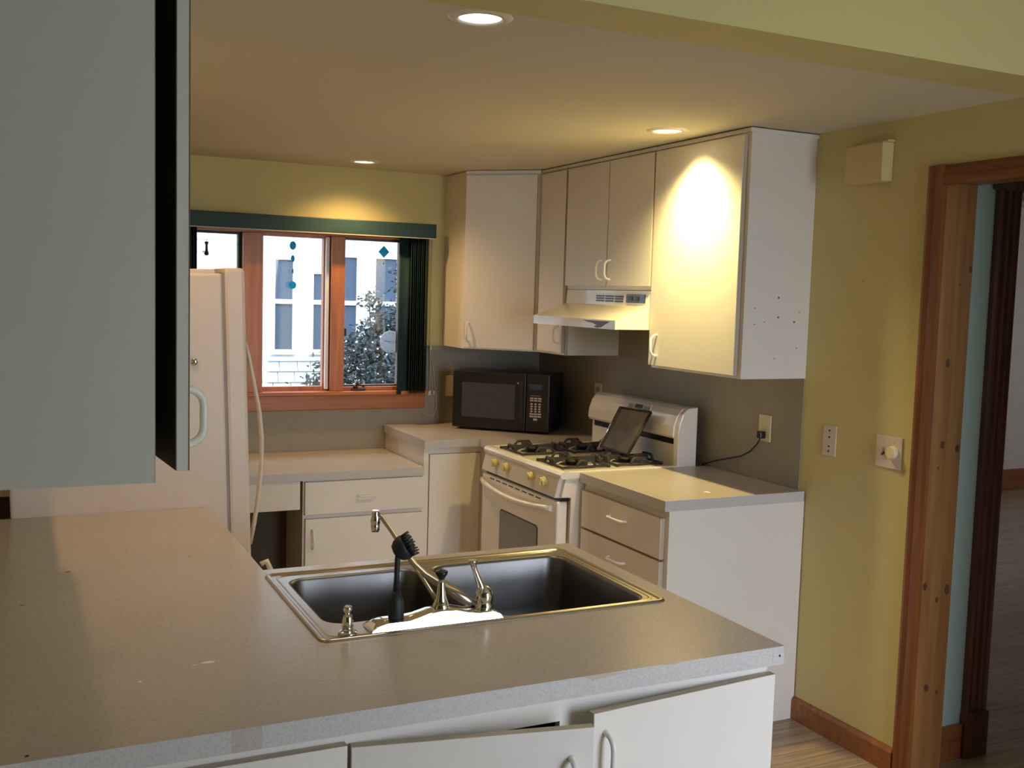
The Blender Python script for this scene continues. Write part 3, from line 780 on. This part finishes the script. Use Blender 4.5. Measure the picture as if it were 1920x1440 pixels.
# ------------------------------------------------------------------ sink
sk = thing('kitchen_sink', 'stainless double-bowl sink set into the peninsula countertop', 'sink', (-1.79, -3.08, .914))
def rrect(x0, x1, y0, y1, r, n=6):
    out = []
    for cx, cy, a0 in ((x1 - r, y1 - r, 0), (x0 + r, y1 - r, 90), (x0 + r, y0 + r, 180), (x1 - r, y0 + r, 270)):
        for k in range(n + 1):
            a = math.radians(a0 + 90 * k / n); out.append((cx + r * math.cos(a), cy + r * math.sin(a)))
    return out
def loops(m, specs, close=None, mi=0):
    rings = []
    for (x0, x1, y0, y1, r, z) in specs: rings.append([m.v((p[0], p[1], z)) for p in rrect(x0, x1, y0, y1, r)])
    m.skin(rings, cap0=False, cap1=bool(close), mi=mi)
    return rings
XD = -1.812
bowls = [(-2.170, -1.832, -3.240, -2.868), (-1.792, -1.402, -3.322, -2.868)]
m = MB()
# raised outer bead
loops(m, [(SX0, SX1, SY0, SY1, .022, .9145), (SX0 + .002, SX1 - .002, SY0 + .002, SY1 - .002, .021, .9185), (SX0 + .007, SX1 - .007, SY0 + .007, SY1 - .007, .018, .9200),
          (SX0 + .013, SX1 - .013, SY0 + .013, SY1 - .013, .014, .9172), (SX0 + .016, SX1 - .016, SY0 + .016, SY1 - .016, .012, .9160)])
# rim decks: rectangle to rounded bowl hole
ox0, ox1, oy0, oy1 = SX0 + .015, SX1 - .015, SY0 + .015, SY1 - .015
for (hx0, hx1, hy0, hy1), (rx0, rx1) in zip(bowls, ((ox0, XD), (XD, ox1))):
    e = .007
    inner = rrect(hx0 - e, hx1 + e, max(hy0 - e, oy0 + .002), hy1 + e, .048)
    n = 6; outr = []
    corner = [(rx1, oy1), (rx0, oy1), (rx0, oy0), (rx1, oy0)]
    for q in range(4):
        for k in range(n + 1):
            p = inner[q * (n + 1) + k]; cx, cy = corner[q]
            f = k / n
            if q in (0, 2): # start from vertical side toward horizontal side
                o_ = (cx, p[1]) if f < .5 else ((p[0], cy) if f > .5 else (cx, cy))
            else:
                o_ = (p[0], cy) if f < .5 else ((cx, p[1]) if f > .5 else (cx, cy))
            outr.append(o_)
    A = [m.v((p[0], p[1], .9160)) for p in outr]; B = [m.v((p[0], p[1], .9160)) for p in inner]
    for i in range(len(A)): m.face([A[i], A[(i + 1) % len(A)], B[(i + 1) % len(A)], B[i]])
m.build('rim', 'steelrim', sk)
m = MB()
loops(m, [(SX0 + .022, SX1 - .022, SY0 + .022 - .004, SY1 - .022, .03, .9162), (SX0 + .025, SX1 - .025, SY0 + .022, SY1 - .025, .03, .9178), (SX0 + .028, SX1 - .028, SY0 + .026, SY1 - .028, .03, .9162)])
m.build('rim_bead', 'steelrim', sk)
for (hx0, hx1, hy0, hy1) in bowls:
    m = MB()
    e = .007; ny = max(hy0 - e, oy0 + .002)
    sp = [(hx0 - e, hx1 + e, ny, hy1 + e, .048, .9160), (hx0 - .003, hx1 + .003, hy0 - .003, hy1 + .003, .046, .9145), (hx0, hx1, hy0, hy1, .044, .908)]
    for f, z in ((.004, .85), (.010, .78), (.014, .752), (.022, .736), (.036, .727), (.06, .724)):
        sp.append((hx0 + f, hx1 - f, hy0 + f, hy1 - f, .046 + f * .3, z))
    rings = loops(m, sp, close=True)
    bw = m.build('bowl', 'steel', sk)
    cx, cy = (hx0 + hx1) / 2, (hy0 + hy1) / 2
    MB().lathe([(.055, 0), (.052, .003), (.042, .003), (.038, .0008), (.012, .0008), (.010, .006), (.003, .008)], (cx, cy, .7245), n=24).build('drain', 'chrome', bw)

# ------------------------------------------------------------------ faucet
fa = thing('kitchen_faucet', 'chrome faucet on humped deck plate with swing spout and lever', 'faucet', (-1.94, -3.305, .917))
prof = [(-2.103, .9165), (-2.100, .922), (-2.085, .930), (-2.065, .9345), (-2.02, .9345), (-1.995, .937), (-1.965, .945), (-1.94, .948), (-1.905, .946), (-1.875, .938), (-1.850, .9345), (-1.815, .934), (-1.800, .928), (-1.793, .9165)]
m = MB()
secs = [(-3.339, 0.0), (-3.3366, .93), (-3.333, 1.0), (-3.285, 1.0), (-3.274, .85), (-3.268, .0)]
rings = [[m.v((x, y + (.28 * (z - .925) if k in (1, 2) else 0), .9163 + (z - .9163) * f)) for x, z in prof] for k, (y, f) in enumerate(secs)]
for A, B in zip(rings, rings[1:]):
    for i in range(len(A) - 1): m.face([A[i], A[i + 1], B[i + 1], B[i]], 0, A is not rings[0])
m.face(rings[0]); m.face(rings[-1])
m.build('deck_plate', 'chrome', fa)
m = MB().lathe([(.020, 0), (.021, .004), (.016, .012), (.0125, .022), (.0105, .035), (.0085, .055), (.0075, .066)], (-1.932, -3.303, .945), n=24)
m.build('spout_post', 'chrome', fa)
MB().lathe([(.0065, 0), (.0085, .005), (.0135, .013), (.0140, .018), (.011, .020), (.003, .021)], (-1.932, -3.303, 1.010), n=20).build('post_cap', 'black', fa)
m = MB()
pts = [(-1.838, -3.283, .938), (-1.890, -3.245, .966), (-1.930, -3.200, .992), (-1.945, -3.170, 1.010), (-1.958, -3.140, 1.033), (-1.974, -3.09, 1.073), (-1.990, -3.055, 1.103), (-1.998, -3.048, 1.110)]
m.tube(pts, [.0092, .0088, .0082, .0070, .0062, .0060, .0060, .0058], 14)
m.tube([(-1.945, -3.172, 1.008), (-1.936, -3.20, .985), (-1.928, -3.235, .962), (-1.925, -3.262, .950)], [.0064, .0062, .006, .006], 12)
m.build('spout', 'steelrim', fa)
MB().lathe([(.0085, .052), (.0090, .046), (.0085, .042), (.0110, .036), (.0120, .030), (.0115, .022), (.0105, .018), (.0110, .016), (.0105, .004), (.0090, 0)], (-2.002, -3.045, 1.066), n=20).build('aerator', 'chrome', fa)
m = MB().lathe([(.021, 0), (.021, .010), (.018, .014), (.0195, .020), (.0205, .030), (.018, .042), (.012, .050), (.006, .054)], (-1.824, -3.298, .930), n=24)
m.build('valve_body', 'chrome', fa)
MB().tube([(-1.829, -3.298, .968), (-1.834, -3.297, .985), (-1.841, -3.296, 1.004), (-1.848, -3.295, 1.022), (-1.852, -3.294, 1.036), (-1.853, -3.294, 1.041), (-1.853, -3.294, 1.045)], [.013, .0095, .0070, .0062, .0072, .0105, .0095], 16).build('lever_handle', 'chrome', fa)
# soap dispenser
sd = thing('soap_dispenser', 'small chrome soap dispenser at the near left corner of the sink', 'dispenser', (-2.150, -3.318, .917))
MB().lathe([(.021, 0), (.0215, .003), (.019, .006), (.012, .008)], (-2.150, -3.318, .9168), n=24).build('flange', 'chrome', sd)
MB().lathe([(.0125, 0), (.0120, .020), (.0105, .030), (.009, .034), (.0055, .036), (.0055, .043), (.0085, .045), (.0095, .049), (.0075, .054), (.002, .056)], (-2.150, -3.318, .923), n=24).build('pump', 'chrome', sd)
MB().tube([(-2.150, -3.318, .962), (-2.150, -3.300, .962), (-2.150, -3.288, .958)], [.005, .0045, .004], 10).build('nozzle', 'chrome', sd)

# dish brush standing on the deck plate
br = thing('dish_brush', 'black dish brush with round bristled head standing on faucet plate', 'brush', (-2.037, -3.303, .934))
MB().lathe([(.0170, 0), (.0175, .003), (.0165, .034), (.0150, .038), (.0150, .043), (.0120, .046), (.0090, .060)], (-2.037, -3.303, .9347), n=24).build('base_cup', 'blackmatte', br)
MB().tube([(-2.037, -3.303, .985), (-2.037, -3.303, 1.03), (-2.036, -3.303, 1.065), (-2.032, -3.302, 1.08)], [.0080, .0058, .0062, .008], 14).build('handle', 'blackmatte', br)
ax = Vector((.80, -.30, .52)).normalized(); hc = Vector((-2.022, -3.300, 1.088))
hb = MB().lathe([(.003, -.024), (.016, -.021), (.024, -.012), (.0275, -.002), (.028, .004), (.026, .008)], hc, ax, 28).build('head', 'blackmatte', br)
m = MB(); random.seed(5)
e1 = ax.cross(Vector((0, 0, 1))).normalized(); e2 = ax.cross(e1)
for rr, cnt in ((.004, 4), (.011, 9), (.018, 14), (.0245, 22)):
    for k in range(cnt):
        a = 2 * PI * k / cnt + rr * 50
        p = hc + e1 * (rr * math.cos(a)) + e2 * (rr * math.sin(a)) + ax * .006
        q = p + ax * random.uniform(.015, .020) + (e1 * math.cos(a) + e2 * math.sin(a)) * .002
        m.tube([p, q], [.0020, .0016], 5)
o = m.build('bristles', 'blackmatte', br)

# ------------------------------------------------------------------ gas range
RG = thing('gas_range', 'white gas range with black grates beside the right counter', 'range', (-.4, -1.28, 0))
RY0, RY1 = -1.668, -.889
MB().box(-.690, -.070, RY0 + .006, RY1 - .004, .03, .895).build('body', 'appl', RG)
MB().box(-.66, -.09, RY0 + .03, RY1 - .03, 0, .03).build('kick_base', 'black', RG)
m = MB().prism([(-.110, .895), (-.722, .887), (-.737, .887), (-.745, .894), (-.746, .904), (-.740, .914), (-.728, .919), (-.708, .918), (-.692, .913), (-.110, .913)], 'Y', RY0, RY1)
m.box(-.72, -.11, RY0 + .001, RY0 + .018, .910, .9185, .003).box(-.72, -.11, RY1 - .018, RY1 - .001, .910, .9185, .003)
m.build('cooktop', 'appl', RG)
def P3(m, quads):
    vs = [m.v(p) for p in quads]; return vs
# sloped control panel
m = MB()
f0 = [(-.736, .889), (-.757, .805), (-.700, .800), (-.690, .889)]
m.prism(f0, 'Y', RY0 + .028, RY1 - .002, .003)
m.prism([(-.718, .889), (-.736, .81), (-.690, .805), (-.685, .889)], 'Y', RY0 + .004, RY0 + .030, .003)
cp = m.build('control_panel', 'appl', RG)
def panel_pt(y, f): return Vector((-.736 - .021 * f, y, .900 - .095 * f))
nrm = Vector((-.095, 0, .021)).normalized()
for y in (-1.036, -1.158, -1.407, -1.529):
    o_ = panel_pt(y, .45)
    kb = MB().lathe([(.021, -.001), (.022, .003), (.020, .006), (.017, .007), (.0155, .018), (.013, .020)], o_, -Vector((.095, 0, .021)).normalized() if False else Vector((-.976, 0, -.2157)), 24).build('burner_knob', 'knob', cp)
    m = MB(); m.T = Matrix.Translation(o_) @ Matrix.Rotation(.3, 4, 'X'); m.box(-.028, -.018, -.004, .004, -.018, .018, .002); m.build('knob_grip', 'knob', kb)
# oven door
m = MB().box(-.752, -.702, RY0 + .012, RY1 - .004, .20, .790, .008)
od = m.build('oven_door', 'appl', RG)
MB().prism([(p[0], p[1]) for p in rrect(-1.489, -1.103, .40, .655, .02, 4)], 'X', -.7535, -.7515).build('window_border', 'black', od)
MB().prism([(p[0], p[1]) for p in rrect(-1.482, -1.110, .407, .649, .016, 4)], 'X', -.7545, -.7525).build('oven_window', 'ovenglass', od)
# bowed handle that spans the door top
m = MB(); rings = []
N = 18
for k in range(N + 1):
    f = k / N; y = RY1 - .012 + (RY0 + .055 - (RY1 - .012)) * f
    bow = math.sin(PI * f)
    x = -.752 - .006 - .030 * bow ** .6; z = .756 - .022 * bow
    w = .011; hh = .013
    rings.append([m.v((x + w * math.cos(a) , y, z + hh * math.sin(a))) for a in [2 * PI * i / 12 for i in range(12)]])
m.skin(rings); m.build('handle', 'appl', od)
m = MB()
for k in range(8):
    ya = -.985 - k * .068
    m.box(-.7532, -.7510, ya - .046, ya, .7745, .7800)
m.build('vent_slots', 'black', od)
MB().box(-.733, -.69, RY0 + .02, RY1 - .01, .790, .801).build('vent_gap', 'black', RG)
MB().box(-.738, -.70, RY0 + .012, RY1 - .004, .05, .19, .006).build('storage_drawer', 'appl', RG)
# backguard: lower wall, black vent strip, bulged console
m = MB().box(-.150, -.070, RY0 + .002, RY1 - .002, .905, 1.05, .004)
m.prism([(-.07, 1.03), (-.165, 1.034), (-.176, 1.046), (-.172, 1.09), (-.155, 1.135), (-.135, 1.160), (-.115, 1.170), (-.07, 1.172)], 'Y', RY0 + .03, RY1 - .002, .002)
m.prism([(-.068, .905), (-.165, .905), (-.168, 1.05), (-.162, 1.10), (-.146, 1.145), (-.12, 1.168), (-.068, 1.174)], 'Y', RY0, RY0 + .034, .004)
bgd = m.build('backguard', 'appl', RG)
MB().box(-.1535, -.150, RY0 + .045, RY1 - .03, 1.006, 1.032).build('vent_strip', 'black', bgd)
for ya in [-1.60 + k * .042 for k in range(4)] + [-1.01 + k * .045 for k in range(2)]:
    bx('vent_louvre', 'blackmatte', bgd, -.1560, -.1535, ya, ya + .033, 1.009, 1.026)
mm = MB(); mm.T = Matrix.Translation((-.1535, -1.325, 1.139)) @ Matrix.Rotation(math.radians(26), 4, 'Y')
mm.box(-.0022, .002, -.095, .100, -.024, .024); ck = mm.build('clock_panel', 'plate', bgd)
mm = MB(); mm.T = Matrix.Translation((-.1535, -1.325, 1.139)) @ Matrix.Rotation(math.radians(26), 4, 'Y')
mm.box(-.0032, -.002, -.030, .035, -.006, .014); mm.build('clock_display', 'blueglass', ck)
for yy in [-.092 + k * .014 for k in range(4)] + [.050 + k * .014 for k in range(3)]:
    mm = MB(); mm.T = Matrix.Translation((-.1535, -1.325, 1.139)) @ Matrix.Rotation(math.radians(26), 4, 'Y')
    mm.box(-.0032, -.002, yy, yy + .009, -.012, .010); mm.build('clock_button', 'bump', ck)
# burner wells, burners and grates: four of each
for gi, (gx, gy) in enumerate([(-.580, -1.090), (-.310, -1.090), (-.580, -1.472), (-.310, -1.472)]):
    m = MB().lathe([(.062, 0), (.060, .002), (.048, .0025), (.040, .0012)], (gx, gy, .9125), n=28)
    bn = m.build('burner', 'tray', RG)
    MB().lathe([(.030, 0), (.030, .012), (.036, .013), (.037, .019), (.030, .022)], (gx, gy, .9135), n=24).build('burner_cap', 'iron', bn)
    m = MB(); s = .114; zt = .944
    # frame low, four bent fingers rising and pointing inwards
    for (ax_, ay_, bx_, by_) in ((-s, -s, s, -s), (s, -s, s, s), (s, s, -s, s), (-s, s, -s, -s)):
        m.tube([(gx + ax_, gy + ay_, .921), (gx + bx_, gy + by_, .921)], .0055, 8)
    for (cx_, cy_) in ((-s, -s), (s, -s), (s, s), (-s, s)):
        m.tube([(gx + cx_, gy + cy_, .914), (gx + cx_, gy + cy_, .926)], .008, 8)
    for a in range(4):
        d = Vector((math.cos(a * PI / 2), math.sin(a * PI / 2), 0)); q = Vector((-d.y, d.x, 0))
        c0 = Vector((gx, gy, 0))
        # flat blade like finger: rises from frame, flat top, tapering inwards
        L = [(s, .921), (s, .948), (s * .35, zt + .002), (s * .22, zt - .006), (s * .5, .934), (s * .8, .921)]
        for sd_ in (0,):
            A = [m.v(c0 + d * l + q * -.0085 + Vector((0, 0, z_))) for l, z_ in L]
            B = [m.v(c0 + d * l + q * .0085 + Vector((0, 0, z_))) for l, z_ in L]
            m.face(A[::-1]); m.face(B)
            for i in range(len(L)): m.face([A[i], A[(i + 1) % len(L)], B[(i + 1) % len(L)], B[i]])
        m.tube([c0 + d * s - q * .05 + Vector((0, 0, .921)), c0 + d * s - q * .03 + Vector((0, 0, .946)), c0 + d * s + q * .03 + Vector((0, 0, .946)), c0 + d * s + q * .05 + Vector((0, 0, .921))], .0062, 8)
    g_ = m.build('burner_grate', 'iron', RG)

# steel tray leaning on the backguard
bl, brr, tr, tl = Vector((-.330, -1.292, .9475)), Vector((-.318, -1.500, .9475)), Vector((-.196, -1.492, 1.137)), Vector((-.206, -1.250, 1.132))
bl = Vector((-.330, -1.275, .950)); 
tray = thing('griddle_plate', 'dull steel griddle plate leaning against the range backguard', 'griddle', (-.26, -1.37, .95))
n_ = (brr - bl).cross(tl - bl).normalized()
if n_.x > 0: n_ = -n_
m = MB()
def frame_pts(ins, off): 
    c_ = (bl + brr + tr + tl) / 4
    return [p + (c_ - p).normalized() * ins + n_ * off for p in (bl, brr, tr, tl)]
rings = [[m.v(p) for p in frame_pts(*a)] for a in ((0.0, -.008), (0, .005), (.006, .007), (.011, .001), (.013, .0))]
m.skin(rings, cap0=True, cap1=True, smooth=False)
m.build('plate', 'tray', tray)
MB().tube([bl + n_ * .006, tl + n_ * .006], .0040, 8).build('highlit_edge', 'chrome', tray)  # chrome on the left rim alone puts its highlight into the material
m = MB(); m.tube([tl + n_ * .002, tr + n_ * .002], .0035, 8); m.tube([tr, brr], .0035, 8)
m.build('rim', 'tray', tray)

# ------------------------------------------------------------------ microwave
P0 = Vector((-.646, -.236, .914)); P1 = Vector((-.253, -.614, .914))
wv = (P1 - P0); W = wv.length; ang = math.atan2(wv.y, wv.x)
H = .318; D = .285; zb = .012
mwv = thing('microwave', 'black microwave oven angled across the counter corner', 'microwave', P0, (0, 0, ang))
T = mwv.matrix_basis.copy()
def MW(): m = MB(); m.T = T; return m
MW().box(.004, W - .004, .018, D, zb, H - .004, .006).build('case', 'black', mwv)
m = MW()
for x, y in ((.04, .05), (W - .04, .05), (.04, D - .05), (W - .04, D - .05)): m.lathe([(.014, 0), (.012, .014)], (x, y, 0), n=12)
m.build('feet', 'blackmatte', mwv)
XS = W * .765
dr = MW().box(0, XS - .002, 0, .020, zb, H, .006).build('door', 'black', mwv)
MW().box(.055, XS - .062, -.0015, .001, .070, H - .062, .001).build('window', 'mwglass', dr)
MW().box(.045, XS - .05, -.003, .0, .048, .053, .001).build('lower_ridge', 'black', dr)
MW().box(XS - .034, XS - .016, -.006, .001, .04, H - .04, .004).build('handle', 'blackmatte', dr)
MW().lathe([(.005, 0), (.005, .001)], (XS - .046, -.0005, H - .052), (0, -1, 0), 10).build('badge', 'bump', dr)
pn = MW().box(XS + .001, W, 0, .020, zb, H, .006).build('control_panel', 'black', mwv)
kx = XS + .030
MW().box(kx - .012, kx + .058, -.001, .001, .235, .265).build('display', 'blueglass', pn)
m = MW()
KC = kx + .024
for z_ in (.190, .178): 
    for k in (-1, 0, 1): m.box(KC + k * .022 - .009, KC + k * .022 + .009, -.0012, 0, z_ - .0038, z_ + .0038)
for z_ in (.160, .147, .134, .121):
    for k in (-1, 0, 1): m.box(KC + k * .022 - .006, KC + k * .022 + .006, -.0012, 0, z_ - .0040, z_ + .0040)
for z_ in (.107, .094):
    for k in (-1, 0, 1): m.box(KC + k * .022 - .0095, KC + k * .022 + .0095, -.0012, 0, z_ - .0042, z_ + .0042)
m.box(KC - .011, KC + .011, -.0012, 0, .073, .084); m.box(KC - .026, KC + .026, -.0012, 0, .203, .2045)
m.build('keypad', 'key', pn)

# ------------------------------------------------------------------ refrigerator (leans back slightly)
FL = math.radians(-1.7)
fr = thing('refrigerator', 'white refrigerator with long bowed handle behind the left counter', 'refrigerator', (-2.115, -1.53, 0), (0, FL, 0))
fr.matrix_basis = Matrix.Translation((-2.115, -1.53, 0)) @ Matrix.Rotation(FL, 4, 'Y')
T = fr.matrix_basis.copy()
def FB(): m = MB(); m.T = T; return m
bx0 = -.655
FB().box(bx0, 0, -.38, .37, .02, 1.688, .008).build('body', 'fridge', fr)
fd = FB().box(.006, .075, -.380, .370, .05, 1.705, .012).build('door', 'fridge', fr)
FB().box(-.001, .007, -.374, .364, .06, 1.690).build('door_gasket', 'bump', fr)
FB().box(-.20, -.02, -.370, -.30, 1.686, 1.702, .004).build('hinge_cover', 'fridge', fr)
hp = [(.074, 1.46), (.086, 1.41), (.100, 1.33), (.118, 1.22), (.124, 1.13), (.120, 1.03), (.108, .93), (.092, .84), (.076, .77)]
m = FB(); rings = []
for x, z_ in hp:
    rings.append([m.v((x + .007 * math.cos(a), -.350 + .016 * math.sin(a), z_)) for a in [2 * PI * i / 12 for i in range(12)]])
m.skin(rings); m.build('handle', 'fridge', fd)
m = MB().tube([(-2.02, -1.86, .69), (-2.0, -1.86, .70), (-1.985, -1.86, .665), (-1.975, -1.86, .62), (-1.98, -1.86, .5), (-2.02, -1.86, .40)], .010, 10)
m.build('lower_handle', 'appl', fd)
mg = MB().lathe([(.012, 0), (.0125, .002), (.011, .006), (.006, .008), (.003, .0085)], (-2.252, -1.9105, 1.397), (0, -1, 0), 20).build('magnet', 'chrome')
tag(mg, 'small round silver magnet stuck on the refrigerator side', 'magnet')
m = MB()
for k in range(5):
    a = 2 * PI * k / 5; m.lathe([(.0022, 0), (.0015, .0015)], (-2.252 + .007 * math.cos(a), -1.9175, 1.397 + .007 * math.sin(a)), (0, -1, 0), 8)
m.build('studs', 'bronze', mg)

# ------------------------------------------------------------------ outlets, plates, chime
def plate_x(t, y0, y1, z0, z1, m='plate', x=-.0065):
    return MB().box(x - .005, x, y0, y1, z0, z1, .0015).build('plate', m, t)
t = thing('wall_outlet', 'ivory wall outlet with a black plug right of the range', 'outlet', (-.006, -2.045, 1.13))
plate_x(t, -2.086, -2.012, 1.076, 1.184, 'ivory')
for z_ in (1.150, 1.108): MB().prism([(-2.049 + p[0], z_ + p[1]) for p in rrect(-.016, .016, -.013, .013, .009, 4)], 'X', -.0128, -.011).build('socket', 'ivory', t)
pc = thing('power_cord', 'black power cord with plug running down behind the range', 'cord', (-.03, -2.049, 1.10))
MB().box(-.040, -.0128, -2.062, -2.036, 1.088, 1.118, .004).build('plug', 'black', pc)
MB().tube([(-.03, -2.047, 1.092), (-.028, -2.040, 1.078), (-.024, -2.02, 1.058), (-.022, -1.98, 1.025), (-.020, -1.92, .995), (-.020, -1.85, .976), (-.020, -1.78, .958), (-.020, -1.72, .940), (-.024, -1.66, .918), (-.030, -1.655, .90)], .0036, 8).build('cable', 'black', pc)
t = thing('wall_outlet', 'beige wall outlet half hidden above the left end of the range', 'outlet', (-.006, -.70, 1.14))
plate_x(t, -.737, -.665, 1.085, 1.195, 'plate')
for z_ in (1.163, 1.117): MB().prism([(-.700 + p[0], z_ + p[1]) for p in rrect(-.016, .016, -.013, .013, .009, 4)], 'X', -.0128, -.011).build('socket', 'bump', t)
t = thing('wall_outlet', 'beige wall outlet beside the left edge of the microwave', 'outlet', (-.575, -.006, 1.12))
MB().box(-.597, -.525, -.0115, -.0065, 1.066, 1.182, .0015).build('plate', 'plate', t)
for z_ in (1.147, 1.101): MB().prism([(-.561 + p[0], z_ + p[1]) for p in rrect(-.016, .016, -.013, .013, .009, 4)], 'Y', -.0128, -.011).build('socket', 'plate', t)
t = thing('jack_plate', 'narrow beige wall plate with four dark holes on yellow wall', 'wall plate', (0, -2.418, 1.13))
plate_x(t, -2.452, -2.384, 1.072, 1.188, 'plate', x=-.0005)
for z_ in (1.168, 1.143, 1.108, 1.090): MB().lathe([(.0042, 0), (.0042, .0012)], (-.0052, -2.418, z_), (-1, 0, 0), 12).build('hole', 'black', t)
t = thing('dimmer_switch', 'square white double switch plate with round yellowed dimmer knob', 'switch', (0, -2.715, 1.13))
plate_x(t, -2.773, -2.655, 1.073, 1.187, 'plate', x=-.0005)
MB().lathe([(.023, 0), (.0235, .004), (.021, .016), (.019, .019)], (-.0055, -2.738, 1.132), (-1, 0, 0), 28).build('dimmer_knob', 'ivory', t)
MB().box(-.0062, -.005, -2.696, -2.686, 1.118, 1.144).build('toggle_slot', 'bump', t)
MB().prism([(-.005, 1.134), (-.016, 1.122), (-.014, 1.117), (-.005, 1.124)], 'Y', -2.694, -2.688).build('toggle', 'bronze', t)
for y, z_ in ((-2.692, 1.162), (-2.692, 1.10), (-2.738, 1.165), (-2.738, 1.098)): MB().lathe([(.0026, 0), (.002, .001)], (-.0052, y, z_), (-1, 0, 0), 10).build('screw', 'bump', t)
t = thing('door_chime', 'cream door chime box high on the yellow wall by doorway', 'door chime', (0, -2.55, 2.14))
MB().box(-.052, -.0005, -2.653, -2.470, 2.078, 2.214, .005).build('cover', 'chime', t)
MB().box(-.035, -.0005, -2.655, -2.500, 2.214, 2.222, .002).build('base_plate', 'yellow', t)
bx('wall_mark', 'bump', None, -.0012, -.0003, -2.545, -2.535, 1.728, 1.731)
tag(bpy.data.objects['wall_mark'], 'small dark scuff on the yellow wall below the door chime', 'scuff mark')

# ------------------------------------------------------------------ recessed lights
names = ['recessed ceiling light nearest the camera, above the sink', 'recessed ceiling light nearest the window wall', 'recessed ceiling light shining on the large upper cabinet', 'recessed ceiling light half hidden behind the hanging left cabinet']
spec = [('bulbcool', 10, (1.0, .86, .62), 2.2), ('bulb', 36, (1.0, .62, .25), 2.4), ('bulb', 27, (1.0, .77, .30), 1.5), ('bulb', 18, (1.0, .60, .26), 2.3)]
for (lx, ly, r), lab, (bm_, pw, colr, cone) in zip(LIGHTS, names, spec):
    t = thing('recessed_light', lab, 'ceiling light', (lx, ly, ZC), group='recessed lights in the kitchen ceiling')
    m = MB(); n = 36
    R = [(r - .002, -.001), (r + .004, -.006), (r + .020, -.004), (r + .026, .0)]
    rings = [m.ring((lx, ly, ZC + z_), (0, 0, 1), rr, n) for rr, z_ in R]
    m.skin(rings, False, False); m.build('trim_ring', 'can', t)
    m = MB(); rings = [m.ring((lx, ly, ZC + z_), (0, 0, 1), rr, n) for rr, z_ in ((r - .001, .0), (r, .05), (r - .004, .12), (r - .03, .15))]
    m.skin(rings, False, True); m.build('can', 'can', t)
    m = MB().lathe([(.030, .05), (.041, .030), (.044, .022), (.036, .014), (.018, .009), (.002, .007)], (lx, ly, ZC), n=28)
    m.build('bulb', bm_, t)
    d = bpy.data.lights.new('lamp_glow', 'SPOT'); d.energy = pw; d.color = colr; d.spot_size = cone; d.spot_blend = 1.0; d.shadow_soft_size = .025
    o = bpy.data.objects.new('lamp_glow', d); COL.objects.link(o); o.parent = t; o.location = (0, 0, -.004)
    if lx > -.6: o.rotation_euler = Vector((.125, .015, -.27)).to_track_quat('-Z', 'Y').to_euler()   # swivelled towards the cabinet
    if lx > -.6:
        d = bpy.data.lights.new('lamp_spill', 'SPOT'); d.energy = 72; d.color = colr; d.spot_size = 2.2; d.spot_blend = 1.0; d.shadow_soft_size = .03
        o = bpy.data.objects.new('lamp_spill', d); COL.objects.link(o); o.parent = t; o.location = (0, 0, -.004)
